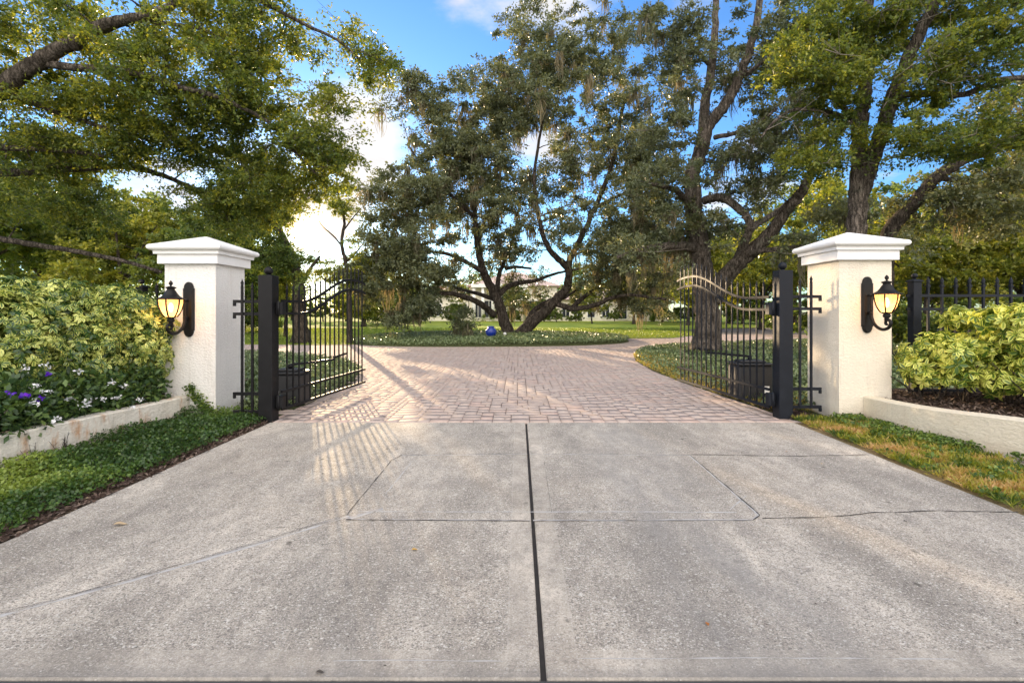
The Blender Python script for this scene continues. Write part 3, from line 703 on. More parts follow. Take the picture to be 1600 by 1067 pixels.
loop_t = [(1078, 711), (829, 709)]; loop_t2 = [(824, 709), (628, 711), (612, 719), (543, 803)]
mb = MB()
for l, wd, of in ((loop_b, 0.010, 0.008), (loop_b2[:4], 0.014, 0.008), (loop_t, 0.010, 0.004), (loop_t2[:2], 0.010, 0.004), ([(560, 799), (1150, 800)], 0.009, 0), ([(1180, 798), (1078, 711)], 0.012, 0.01), ([(645, 720), (602, 772)], 0.008, 0), ([(1165, 775), (1140, 796)], 0.008, 0),
                  ([(545, 806), (430, 842), (300, 880), (160, 920), (0, 962)], 0.018, 0.0), ([(540, 812), (598, 795)], 0.02, 0.0), ([(0, 1046), (0, 1046.5)], 0.001, 0), ([(905, 1028), (1500, 1030)], 0.004, 0), ([(520, 1032), (790, 1033)], 0.004, 0)):
    ribbon(mb, l, wd, 0.0012, rng, 0.85, wander=0.0012, off=of)
o = mb.build('pale_sealant', M['seal_white']); o['kind'] = 'structure'
mb = MB()
ribbon(mb, [(545, 804), (430, 840), (300, 878), (160, 918), (0, 960)], 0.008, 0.002, rng, 0.9, wander=0.0022)
ribbon(mb, [(540, 810), (598, 794)], 0.022, 0.002, rng, 0.6, wander=0.001)
o = mb.build('grey_sealant', M['seal_grey']); o['kind'] = 'structure'
mb = MB()
for l, wd, wa in ((loop_b, 0.008, 0.0004), (loop_b2, 0.007, 0.0006), (loop_t, 0.003, 0.0004), (loop_t2, 0.0055, 0.0004),
              ([(1080, 710), (1150, 711), (1240, 713), (1355, 711)], 0.010, 0.003), ([(1190, 809), (1290, 808), (1370, 801), (1470, 798), (1590, 800)], 0.010, 0.004),
              ([(545, 803), (430, 838), (300, 876), (160, 916), (0, 958)], 0.003, 0.002), ([(850, 720), (862, 800)], 0.002, 0.0003)):
    ribbon(mb, l, wd, 0.0028, rng, 0.75, wander=wa)
o = mb.build('saw_cuts', M['seal_dark']); o['kind'] = 'structure'

# ---------------------------------------------------------------- gate pillars
def prism_rings(mb, cx, cy, rings, smooth=False):
    """square rings (half, z) stacked"""
    vs = []; fs = []
    for h, z in rings: vs += [(cx - h, cy - h, z), (cx + h, cy - h, z), (cx + h, cy + h, z), (cx - h, cy + h, z)]
    for i in range(len(rings) - 1):
        for k in range(4): a = i * 4 + k; c = i * 4 + (k + 1) % 4; fs.append((a, c, c + 4, a + 4))
    fs.append((3, 2, 1, 0)); e = (len(rings) - 1) * 4; fs.append((e, e + 1, e + 2, e + 3)); mb.add(vs, fs, smooth)
def pillar(cx, cy, half, zb, zc, m, label):
    r = empty('gate_pillar', (cx, cy, 0), label, 'pillar', 'stucco pillars of the gateway')
    b = MB(); prism_rings(b, cx, cy, [(half - 0.006, zb), (half, zb + 0.006), (half, zc - 0.002)]); b.build('shaft', m, r)
    k = half; b = MB()
    rg = [(k + 0.05, zc), (k + 0.053, zc + 0.004), (k + 0.053, zc + 0.112), (k + 0.082, zc + 0.116), (k + 0.084, zc + 0.15), (k + 0.092, zc + 0.156)]
    for i in range(9):
        a = -PI / 2 + PI * i / 8; rg.append((k + 0.096 + 0.036 * math.cos(a), zc + 0.196 + 0.036 * math.sin(a)))
    rg += [(k + 0.07, zc + 0.242), (0.02, zc + 0.375), (0.004, zc + 0.377)]
    prism_rings(b, cx, cy, rg); b.build('cap', M['cap'], r)
    return r
PLY, PRY = 5.89, 5.75
xl1 = (337 - VX) * PLY / F; xl0 = xl1 - 0.62; xr0 = (1311 - VX) * PRY / F; xr1 = xr0 + 0.625
pillar((xl0 + xl1) / 2, PLY + 0.31, 0.31, -0.05, 1.30 + 74 * (PLY - .05) / F, M['stucco_left'], 'white stucco pillar left of the drive with pyramid cap')
pillar((xr0 + xr1) / 2, PRY + 0.3125, 0.3125, -0.05, 1.30 + 80 * (PRY - .05) / F, M['stucco_right'], 'cream stucco pillar right of the drive with pyramid cap')

# retaining walls
def curb_wall(front, thick, ztop, m, label, side):
    cp = catmull([Vector((x, y, z)) for (x, y), z in zip(front, ztop)], 6)
    mb = MB(); vs = []; n = len(cp)
    for i, p in enumerate(cp):
        t = (cp[min(i + 1, n - 1)] - cp[max(i - 1, 0)]); t.z = 0; t.normalize(); s = Vector((-t.y, t.x, 0)) * side
        q = p + s * thick; bz = 0.012
        pi_ = p + s * bz; qi = q - s * bz
        vs += [(p.x, p.y, -0.1), (p.x, p.y, p.z - bz), (pi_.x, pi_.y, p.z), (qi.x, qi.y, p.z), (q.x, q.y, p.z - bz), (q.x, q.y, -0.1)]
    fs = []
    for i in range(n - 1):
        for k in range(5): a = i * 6 + k; fs.append((a, a + 1, a + 7, a + 6) if side < 0 else (a, a + 6, a + 7, a + 1))
    fs.append((0, 1, 2, 3, 4, 5)); fs.append(tuple((n - 1) * 6 + k for k in (5, 4, 3, 2, 1, 0)))
    mb.add(vs, fs); o = mb.build('garden_wall', m); return tag(o, label, 'wall', 'low curved garden walls')
curb_wall([(-4.0, 5.885), (-3.99, 5.3), (-4.02, 4.7), (-4.11, 3.84), (-4.3, 3.0), (-4.7, 1.8), (-5.3, 0.6)], 0.16, [0.275, 0.285, 0.30, 0.31, 0.32, 0.32, 0.32], M['stucco_stained'], 'low curved white garden wall with rusty stains below the hedge', -1)
curb_wall([(4.10, 5.745), (4.09, 5.3), (4.16, 4.8), (4.37, 4.17), (4.75, 3.4), (5.5, 2.4)], 0.17, [0.29, 0.30, 0.32, 0.355, 0.36, 0.36], M['stucco_wall'], 'low curved cream garden wall below the yellow green shrubs', 1)
# raised bed soil behind each wall
sheet('bed_soil', [(-4.12, 6.4), (-4.12, 5.3), (-4.16, 4.7), (-4.24, 3.84), (-4.45, 3.0), (-4.9, 1.6), (-12, 1.6), (-12, 7.6), (-4.2, 7.6)], 0.235, M['soil'])
sheet('bed_soil', [(4.22, 6.3), (4.2, 5.3), (4.28, 4.8), (4.5, 4.17), (4.87, 3.4), (5.7, 2.3), (13, 2.3), (13, 6.6), (4.4, 6.6)], 0.25, M['soil'])
rng = np.random.default_rng(21)
P = scatter([(4.3, 6.3), (4.25, 5.3), (4.34, 4.8), (4.55, 4.17), (4.9, 3.5), (6, 3.5), (9, 6.4)], 14000, rng, 0.252)
ground_cover('bark_mulch', P, 0.045, 0.016, 0.02, M['mulch'], rng, 'brown bark mulch in the raised bed behind the right garden wall', 'mulch', (0, 1), up=0.12)
P = scatter([(3.27, 5.72), (3.62, 5.75), (3.62, 6.5), (3.3, 9), (3.0, 9), (3.22, 6.6)], 5000, rng, 0.012)
ground_cover('bark_mulch', P, 0.04, 0.015, 0.015, M['mulch'], rng, 'dark mulch strip under the right gate beside the post', 'mulch', (0, 0.7), up=0.12)
P = scatter([(XL + 0.02, 1.7), (XL + 0.02, 5.7), (XL - 0.17, 5.7), (XL - 0.17, 1.7)], 6500, rng, 0.0)
P = P[rng.random(len(P)) < np.clip((XL + 0.035 - P[:, 0]) / 0.07 * (0.1 + wavy(P, 7)), 0, 1)]; P[:, 2] = np.where(P[:, 0] > XL, 0.004, 0.0)
ground_cover('leaf_litter', P, 0.035, 0.014, 0.006, M['mulch'], rng, 'brown leaf litter along the left concrete edge', 'litter', (0.1, 1), up=0.12)

# ---------------------------------------------------------------- ironwork
def spear(mb, x, y, z, s=1.0):
    mb.lathe([(0.009 * s, z), (0.014 * s, z + 0.008), (0.009 * s, z + 0.016), (0.0145 * s, z + 0.035), (0.006 * s, z + 0.062), (0.001, z + 0.085)], x, y, 8)
def ball(mb, x, y, z, r):
    mb.lathe([(r * 0.5, z), (r * 0.45, z + r * 0.25)] + [(max(0.001, r * math.sin(PI * i / 12)), z + r * 1.2 - r * math.cos(PI * i / 12)) for i in range(1, 13)], x, y, 18)
def oriented_bar(mb, a, c, w, h):
    """box section bar between two points: w horizontal, h vertical"""
    a = Vector(a); c = Vector(c); t = (c - a).normalized(); s = t.cross(Vector((0, 0, 1))).normalized() * w / 2; uv = s.cross(t).normalized() * h / 2
    vs = [p + i * s + j * uv for p in (a, c) for i, j in ((-1, -1), (1, -1), (1, 1), (-1, 1))]
    mb.add(vs, [(3, 2, 1, 0), (4, 5, 6, 7), (0, 1, 5, 4), (1, 2, 6, 5), (2, 3, 7, 6), (3, 0, 4, 7)])
def gate_post(x0, x1, y0, ztop, m, label, ballx=0.048):
    r = empty('gate_post', ((x0 + x1) / 2, y0 + 0.075, 0), label, 'gate post', 'square steel gate posts')
    b = MB(); b.box(x0, x1, y0, y0 + (x1 - x0), -0.08, ztop, 0.005); b.build('post', m, r)
    b = MB(); ball(b, (x0 + x1) / 2, y0 + (x1 - x0) / 2, ztop, ballx); b.build('ball_finial', m, r)
    return r
LPY, RPY = 5.65, 5.82
lpx0, lpx1 = (403 - VX) * LPY / F, (425 - VX) * LPY / F; rpx0, rpx1 = (1218 - VX) * RPY / F, (1239.5 - VX) * RPY / F
lz = CH + (HY - 430) * LPY / F; rz = CH + (HY - 422) * RPY / F
gate_post(lpx0, lpx1, LPY, lz, M['black'], 'black square gate post on the left with a ball on top')
gate_post(rpx0, rpx1, RPY, rz, M['blue_black'], 'blue black square gate post on the right with a ball on top')

def gate_leaf(hx, hy, ex, ey, m, label, zlow, zhi, mirror):
    r = empty('gate_leaf', (hx, hy, 0), label, 'gate', 'open leaves of the iron driveway gate')
    A = Vector((hx, hy, 0)); E = Vector((ex, ey, 0)); T = E - A
    def arch(t):   # height of the upper curved rail
        s = min(max((t - 0.18) / 0.60, 0), 1); s = s * s * (3 - 2 * s)
        drop = 0.05 * max(0, (t - 0.82) / 0.18) ** 2
        return zlow + (zhi - zlow) * s - drop
    at = lambda t, z: A + T * t + Vector((0, 0, z))
    zb = 0.125
    b = MB(); oriented_bar(b, at(0, 0.10), at(0, zlow + 0.06), 0.045, 0.045); b.build('stile', m, r); b = MB()
    oriented_bar(b, at(1, 0.10), at(1, arch(1) + 0.02), 0.036, 0.036); b.build('stile', m, r)
    for z in (zb, 0.335):
        b = MB(); oriented_bar(b, at(0.009, z), at(0.992, z), 0.024, 0.032); b.build('bottom_rail', m, r)
    for dz in (0.0, -0.15):
        b = MB(); N_ = 36; prev = None
        sdir = T.normalized().cross(Vector((0, 0, 1))) * 0.013
        vs = []
        for i in range(N_ + 1):
            t = 0.009 + 0.983 * i / N_; p = at(t, arch(t) + dz)
            for sx, sz in ((-1, -0.016), (1, -0.016), (1, 0.016), (-1, 0.016)): vs.append(p + sdir * sx + Vector((0, 0, sz)))
        fs = [(3, 2, 1, 0), tuple(4 * N_ + k for k in range(4))]
        for i in range(N_):
            for k in range(4): fs.append((4 * i + k, 4 * i + (k + 1) % 4, 4 * i + 4 + (k + 1) % 4, 4 * i + 4 + k))
        b.add(vs, fs, False); b.build('curved_rail', m, r)
    n = 18
    for i in range(1, n):
        t = i / n; zt = arch(t) + 0.135; p = at(t, 0)
        b = MB(); b.box(p.x - 0.0085, p.x + 0.0085, p.y - 0.0085, p.y + 0.0085, zb, zt); spear(b, p.x, p.y, zt); b.build('picket', m, r)
    for z in (1.33, 0.22):
        b = MB(); b.box(hx - 0.035 if mirror > 0 else hx - 0.045, hx + 0.045 if mirror > 0 else hx + 0.035, hy - 0.05, hy + 0.05, z - 0.075, z + 0.075, 0.006)
        b.tube([(hx - 0.0, hy - 0.052, z - 0.09), (hx - 0.0, hy - 0.052, z + 0.09)], 0.014, 10); b.build('hinge', m, r)
    return r
lhx, lhy = (437 - VX) * 5.75 / F, 5.77; rhx, rhy = (1205 - VX) * 5.92 / F, 5.93
gate_leaf(lhx, lhy, (571 - VX) * 8.07 / F, 8.07, M['black'], 'black iron gate leaf swung open on the left side of the drive', 1.42, 1.785, 1)
gate_leaf(rhx, rhy, (1057.8 - VX) * 8.38 / F, 8.38, M['blue_black'], 'black iron gate leaf swung open on the right side of the drive', 1.47, 1.86, -1)

def side_panel(xa, xb, y, zs, pk, m, label):
    """short fixed panel between post and pillar; xb is its free end by the pillar"""
    r = empty('side_panel', ((xa + xb) / 2, y, 0), label, 'fence panel', 'narrow fixed panels between post and pillar')
    s = 1 if xb > xa else -1
    for z in zs:
        b = MB(); oriented_bar(b, (xa, y, z), (xb, y, z), 0.026, 0.036); b.box(min(xb, xb - s * 0.024), max(xb, xb - s * 0.024), y - 0.015, y + 0.015, z - 0.055, z - 0.018); b.build('rail', m, r)
    for x, zt in pk:
        b = MB(); b.box(x - 0.0125, x + 0.0125, y - 0.022, y - 0.001 - 0.0, zs[-1], zt); spear(b, x, y - 0.011, zt, 1.3); b.build('picket', m, r)
pz = lambda py, Y: CH + (HY - py) * Y / F
pxx = lambda px, Y: (px - VX) * Y / F
side_panel(lpx0, pxx(364, 5.72), 5.73, [pz(471, 5.73), pz(490.5, 5.73), pz(615, 5.73), pz(643, 5.73)], [(pxx(378.5, 5.72), pz(447, 5.72)), (pxx(394.5, 5.72), pz(452, 5.72))], M['black'], 'narrow iron panel between the left post and white pillar')
side_panel(rpx1, pxx(1283, 5.9), 5.90, [pz(463.5, 5.9), pz(482.5, 5.9), pz(607.5, 5.9), pz(635.5, 5.9)], [(pxx(1266.5, 5.9), pz(441, 5.9)), (pxx(1249, 5.9), pz(446, 5.9))], M['blue_black'], 'narrow iron panel between the right post and cream pillar')

# boundary fences behind the beds
def fence(xs, y, zt, zr, posts, m, label, zb=0.25):
    r = empty('iron_fence', (xs[0], y, 0), label, 'fence', 'iron fences running out from the pillars')
    for z in zr:
        b = MB(); oriented_bar(b, (xs[0] - 0.1, y, z), (xs[-1] + 0.1, y, z), 0.026, 0.034); b.build('rail', m, r)
    for x in xs:
        if any(abs(x - p) < 0.09 for p in posts): continue
        b = MB(); b.box(x - 0.0125, x + 0.0125, y - 0.0115, y + 0.0125, zb, zt)
        b.box(x - 0.019, x + 0.019, y - 0.018, y + 0.019, zt - 0.045, zt - 0.02); spear(b, x, y, zt, 1.5); b.build('picket', m, r)
    for p in posts:
        b = MB(); b.box(p - 0.052, p + 0.052, y - 0.052, y + 0.052, zb - 0.2, zt + 0.02, 0.004); prism_rings(b, p, y, [(0.064, zt + 0.021), (0.064, zt + 0.035), (0.03, zt + 0.055)]); ball(b, p, y, zt + 0.056, 0.034)
        b.build('fence_post', m, r)
FY = 6.15; fx0 = pxx(1449.5, FY)
fence([fx0 - 0.17 + 0.1755 * i for i in range(0, 20)], FY, pz(443, FY), [pz(462, FY), pz(483, FY), pz(610, FY)], [pxx(1429, FY)], M['blue_black'], 'black spear topped iron fence behind the right hand shrubs')
fence([pxx(245, 6.3) - 0.17 * i for i in range(0, 16)], 6.3, pz(452, 6.3), [pz(466, 6.3), pz(488, 6.3), pz(612, 6.3)], [pxx(221, 6.3)], M['black'], 'black iron fence mostly hidden behind the left hedge')

# ---------------------------------------------------------------- wall lanterns
def lantern(cx, yw, zo, label):
    """cx: centre, yw: wall face, zo: brim height"""
    r = empty('wall_lantern', (cx, yw, zo), label, 'wall lantern', 'lit lanterns on the gate pillars')
    mt = M['lantern']; yl = yw - 0.315
    # back plate: long plate with arched, stepped ends
    out = []; hw = 0.066
    def half(zs):   # arched end
        return [(hw * math.cos(a), zs + 0.075 * math.sin(a)) for a in [PI * i / 10 for i in range(11)]]
    top = [(hw, 0.135)] + [(x * 0.86, z) for x, z in half(0.142)] + [(-hw, 0.135)]
    bot = [(-hw, -0.37)] + [(-x * 0.86, z) for x, z in [(hw * math.cos(a), -0.378 - 0.075 * math.sin(a)) for a in [PI * i / 10 for i in range(11)]]] + [(hw, -0.37)]
    prof = top + bot; n = len(prof)
    vs = [(cx + x, yw - 0.001, zo + z) for x, z in prof] + [(cx + x, yw - 0.020, zo + z) for x, z in prof] + [(cx + x * 0.72, yw - 0.034, zo + z * 0.96 - 0.005) for x, z in prof]
    fs = [tuple(range(n))[::-1], tuple(2 * n + k for k in range(n))]
    for L_ in (0, 1):
        for k in range(n): a = L_ * n + k; c = L_ * n + (k + 1) % n; fs.append((a, c, c + n, a + n))
    b = MB(); b.add(vs, fs)
    b.build('back_plate', mt, r)
    # scroll arm
    pts = [(0, yw - 0.03, -0.215), (0, yw - 0.07, -0.215), (0, yw - 0.085, -0.27), (0, yw - 0.12, -0.335), (0, yw - 0.19, -0.385), (0, yw - 0.27, -0.40), (0, yw - 0.345, -0.375),
           (0, yw - 0.375, -0.325), (0, yw - 0.345, -0.29), (0, yw - 0.305, -0.30), (0, yw - 0.30, -0.335), (0, yw - 0.322, -0.342)]
    pts = catmull([Vector((cx, y, zo + z)) for _, y, z in pts], 5); m_ = len(pts)
    b = MB(); b.tube(pts, [0.018 if i < m_ * 0.6 else 0.018 - 0.004 * (i / m_ - 0.6) / 0.4 for i in range(m_)], 10)
    up = catmull([Vector((cx, yw - 0.075, zo - 0.20)), Vector((cx, yw - 0.07, zo - 0.1)), Vector((cx, yw - 0.075, zo - 0.02)), Vector((cx, yw - 0.16, zo + 0.004))], 5)
    b.tube(up, 0.009, 8); b.tube([(cx, yw - 0.03, zo - 0.01), (cx, yw - 0.08, zo - 0.01)], 0.012, 8)
    b.lathe([(0.012, zo - 0.235), (0.022, zo - 0.228), (0.022, zo - 0.205), (0.012, zo - 0.198)], cx, yw - 0.072, 10)
    b.build('scroll_arm', mt, r)
    b = MB(); b.lathe([(0.012, zo - 0.300), (0.028, zo - 0.288), (0.020, zo - 0.272), (0.034, zo - 0.258), (0.040, zo - 0.240), (0.030, zo - 0.225), (0.052, zo - 0.212), (0.052, zo - 0.204)], cx, yl, 20)
    b.build('glass_holder', mt, r)
    gp = [(0.050, -0.205), (0.066, -0.185), (0.085, -0.15), (0.102, -0.105), (0.113, -0.06), (0.118, -0.02), (0.118, -0.003)]
    b = MB(); vs = []; fs = []; n = 32
    for rr, z in gp:
        for k in range(n): an = 2 * PI * k / n; vs.append((cx + rr * math.cos(an), yl + rr * math.sin(an), zo + z))
    for i in range(len(gp) - 1):
        for k in range(n): a = i * n + k; c = i * n + (k + 1) % n; fs.append((a, c, c + n, a + n))
    b.add(vs, fs, True); b.build('glass', M['glass'], r)
    for k in range(6):
        an = 2 * PI * (k + 0.5) / 6 + 0.25; b = MB()
        b.tube([(cx + (rr + 0.008) * math.cos(an), yl + (rr + 0.008) * math.sin(an), zo + z) for rr, z in gp], 0.008, 6); b.build('rib', mt, r)
    roof = [(0.128, -0.006), (0.150, -0.004), (0.150, 0.004), (0.118, 0.014), (0.088, 0.034), (0.066, 0.062), (0.050, 0.092), (0.040, 0.104), (0.036, 0.116), (0.050, 0.128), (0.056, 0.136), (0.034, 0.144), (0.012, 0.15)]
    b = MB(); b.lathe([(rr, zo + z) for rr, z in roof], cx, yl, 28); b.build('roof', mt, r)
    b = MB(); b.lathe([(0.010, zo + 0.15), (0.009, zo + 0.160), (0.018, zo + 0.168), (0.021, zo + 0.182), (0.017, zo + 0.197), (0.008, zo + 0.208), (0.005, zo + 0.214)], cx, yl, 14); b.build('finial', mt, r)
    b = MB(); b.lathe([(0.008, zo - 0.15), (0.020, zo - 0.13), (0.026, zo - 0.10), (0.024, zo - 0.07), (0.010, zo - 0.04)], cx, yl, 14); b.build('bulb', M['bulb'], r)
    lt = bpy.data.lights.new('lamp_light', 'POINT'); lt.energy = 4.0; lt.color = (1.0, 0.62, 0.30); lt.shadow_soft_size = 0.05
    lo = bpy.data.objects.new('lamp_light', lt); C.objects.link(lo); lo.parent = r; lo.location = (0, yl - yw, -0.10)
    return r
lantern(pxx(1354, PRY), PRY, pz(459.5, 5.44), 'lit black lantern on the right hand cream pillar')
lantern(pxx(296, PLY), PLY, pz(467.5, 5.58), 'lit black lantern on the left hand white pillar')

# ---------------------------------------------------------------- gate operators
def operator(cx, cy, w_, d_, h_, label, armto, side):
    r = empty('gate_operator', (cx, cy, 0), label, 'gate operator', 'gate operators behind the leaves')
    b = MB(); b.box(cx - w_ / 2, cx + w_ / 2, cy - d_ / 2, cy + d_ / 2, 0.0, h_ - 0.06, 0.03); b.build('housing', M['plastic'], r)
    b = MB(); b.box(cx - w_ / 2 - 0.012, cx + w_ / 2 + 0.012, cy - d_ / 2 - 0.012, cy + d_ / 2 + 0.012, h_ - 0.062, h_ - 0.035, 0.008)
    b.box(cx - w_ * 0.36, cx + w_ * 0.36, cy - d_ * 0.34, cy + d_ * 0.34, h_ - 0.034, h_, 0.015); b.build('lid', M['plastic'], r)
    b = MB(); lx = cx + side * w_ * 0.28; b.box(lx - 0.045, lx + 0.045, cy - d_ / 2 - 0.004, cy - d_ / 2 - 0.0005, 0.12, 0.22); b.build('sticker', M['white'], r)
    b = MB(); b.tube([(cx, cy, h_), (cx, cy, h_ + 0.06)], 0.03, 12); e = Vector(armto); mid = (Vector((cx, cy, h_ + 0.05)) + e) / 2 + Vector((-side * 0.18, 0.1, 0))
    oriented_bar(b, (cx, cy, h_ + 0.05), mid, 0.04, 0.03); oriented_bar(b, mid + Vector((0, 0, 0.034)), e + Vector((0, 0, 0.034)), 0.04, 0.03); b.build('arm', M['black'], r)
operator(-3.18, 6.75, 0.42, 0.36, 0.50, 'black gate operator box behind the left gate leaf', (-2.72, 7.6, 0.60), -1)
operator(3.42, 7.15, 0.50, 0.40, 0.58, 'black gate operator box behind the right gate leaf', (2.93, 8.0, 0.66), 1)

# ---------------------------------------------------------------- hedge and shrubs
def rosettes(P, N, rng, L=0.085, Wd=0.034, k=7, droop=0.35):
    """palmate leaves: k long leaflets round each stalk end, midrib + margins"""
    n = len(P); N = unit(N); r = rng.normal(size=(n, 3)); A = unit(np.cross(N, r)); B = np.cross(N, A)
    allV = []; E = []
    for i in range(k):
        an = 2 * PI * i / k + rng.normal(0, 0.12, n); D = unit(A * np.cos(an)[:, None] + B * np.sin(an)[:, None] - N * (droop + rng.normal(0, 0.22, n))[:, None])
        S = unit(np.cross(D, N)); U = np.cross(S, D) * 1.0
        l = (L * rng.uniform(0.65, 1.2, n))[:, None]; w_ = (Wd * rng.uniform(0.75, 1.2, n))[:, None]; d = N * l
        V = np.empty((n, 8, 3)); b0 = P + D * l * 0.10
        V[:, 0] = b0; V[:, 1] = P + D * l * 0.45 + S * w_ * 0.45 + U * w_ * 0.12; V[:, 2] = P + D * l * 0.78 + S * w_ * 0.5 + U * w_ * 0.02
        V[:, 3] = P + D * l * 1.1 - N * l * 0.10; V[:, 4] = P + D * l * 0.78 - S * w_ * 0.5 + U * w_ * 0.02; V[:, 5] = P + D * l * 0.45 - S * w_ * 0.45 + U * w_ * 0.12
        V[:, 6] = P + D * l * 0.45; V[:, 7] = P + D * l * 0.80 - N * l * 0.03
        allV.append(V); E.append(np.tile([0.2, 1, 1, 0.8, 1, 1, 0.0, 0.15], (n, 1)))
    V = np.concatenate(allV); E = np.concatenate(E)
    base = np.arange(len(V))[:, None, None] * 8
    fq = np.array([[0, 1, 6, 6], [1, 2, 7, 6], [2, 3, 7, 7], [0, 6, 5, 5], [6, 7, 4, 5], [7, 3, 4, 4]])
    Q = base + fq[[1, 4]][None]; T3 = base + fq[[0, 2, 3, 5]][None][:, :, :3]
    return V.reshape(-1, 3), Q.reshape(-1, 4), T3.reshape(-1, 3), E.ravel()
def mixed_mesh(name, V, Q, T3, attrs):
    me = bpy.data.meshes.new(name); nq, n3 = len(Q), len(T3)
    me.vertices.add(len(V)); me.vertices.foreach_set('co', V.astype(np.float32).ravel())
    me.loops.add(nq * 4 + n3 * 3); me.loops.foreach_set('vertex_index', np.concatenate([Q.ravel(), T3.ravel()]).astype(np.int32))
    me.polygons.add(nq + n3); me.polygons.foreach_set('loop_start', np.concatenate([np.arange(nq) * 4, nq * 4 + np.arange(n3) * 3]).astype(np.int32))
    me.update(calc_edges=True)
    for an, av in attrs.items(): at = me.attributes.new(an, 'FLOAT', 'POINT'); at.data.foreach_set('value', av.astype(np.float32))
    return me
def shell_points(c, r, n, rng, depth=0.35, lump=0.12):
    d = unit(rng.normal(size=(n, 3))); lum = 1 + lump * (np.sin(d[:, 0] * 7 + c[0] * 5) + np.sin(d[:, 2] * 8 + d[:, 1] * 6 + c[1] * 3)) * 0.5
    s = 1 - depth * rng.random(n) ** 1.5
    P = np.array(c) + d * np.array(r) * (lum * s)[:, None]; return P, unit(d / np.array(r))
def leafy(name, m, blobs, rng, parent, **kw):
    Ps = []; Ns = []
    for c, r, n in blobs: p, nn = shell_points(c, r, n, rng); Ps.append(p); Ns.append(nn)
    P = np.concatenate(Ps); N = np.concatenate(Ns); k = P[:, 2] > kw.pop('zmin', 0.32); P = P[k]; N = N[k]
    f = kw.pop('filt', None)
    if f is not None: k = f(P); P = P[k]; N = N[k]
    N = unit(N + rng.normal(0, 0.45, N.shape) + [0, 0, 0.35])
    kk = kw.get('k', 7)
    V, Q, T3, E = rosettes(P, N, rng, **kw)
    t = np.tile(np.clip(rng.normal(0.5, 0.25, len(P)), 0, 1), kk); t = np.clip(t + rng.normal(0, 0.08, len(t)), 0, 1)
    return link(name, mixed_mesh(name, V, Q, T3, {'edge': E, 'tint': np.repeat(t, 8)}), m, parent)
def stems(parent, spots, rng, h=(0.4, 1.0), spread=0.4, m='twig', z0=0.24):
    b = MB()
    for (x, y) in spots:
        for _ in range(5):
            hh = rng.uniform(*h); dx, dy = rng.normal(0, spread, 2); p0 = Vector((x, y, z0)); p1 = p0 + Vector((dx * 0.4, dy * 0.4, hh * 0.5)); p2 = p0 + Vector((dx, dy, hh))
            p1 += Vector(rng.normal(0, 0.04, 3)); b.tube(catmull([p0, p1, p2], 4), [0.009 - 0.0005 * k_ for k_ in range(9)], 6)
    b.build('stems', M[m], parent)
rng = np.random.default_rng(31)
hr = empty('hedge', (-5.3, 5.3, 0.24), 'tall yellow and green variegated hedge beside the white pillar', 'hedge')
bl = []
for (x, y, rx, ry, z, rz_, n) in [(-4.75, 5.75, 0.62, 0.42, 0.95, 0.68, 620), (-5.0, 5.25, 0.66, 0.45, 1.0, 0.66, 620), (-5.45, 5.0, 0.7, 0.5, 1.02, 0.66, 620), (-6.0, 5.1, 0.7, 0.5, 1.05, 0.66, 420),
                               (-4.95, 4.65, 0.5, 0.42, 0.92, 0.62, 500), (-5.3, 4.2, 0.55, 0.5, 0.95, 0.62, 420), (-6.4, 4.7, 0.7, 0.7, 1.05, 0.64, 260), (-5.9, 5.9, 0.9, 0.35, 1.05, 0.68, 320), (-7.2, 5.4, 0.9, 0.6, 1.05, 0.66, 260), (-4.75, 5.2, 0.42, 0.5, 0.75, 0.5, 400), (-5.4, 3.5, 0.55, 0.5, 0.95, 0.62, 260), (-5.7, 2.8, 0.55, 0.5, 0.95, 0.62, 240), (-6.2, 3.9, 0.6, 0.6, 1.0, 0.62, 200)]:
    bl.append(((x, y, z), (rx, ry, rz_), int(n * 2.4)))
def hedge_f(P):
    px = VX + P[:, 0] / P[:, 1] * F; return ~((P[:, 0] > -4.33) & (P[:, 1] > 5.9)) & (P[:, 2] < 1.64) & (P[:, 1] < 6.25)
leafy('foliage', M['hedge'], bl, rng, hr, L=0.062, Wd=0.026, zmin=0.42, filt=hedge_f)
stems(hr, [(-4.7, 5.5), (-5.1, 5.2), (-5.6, 5.1), (-5.1, 4.6), (-6.1, 5.1)], rng, (0.5, 0.8), 0.2, 'bark')
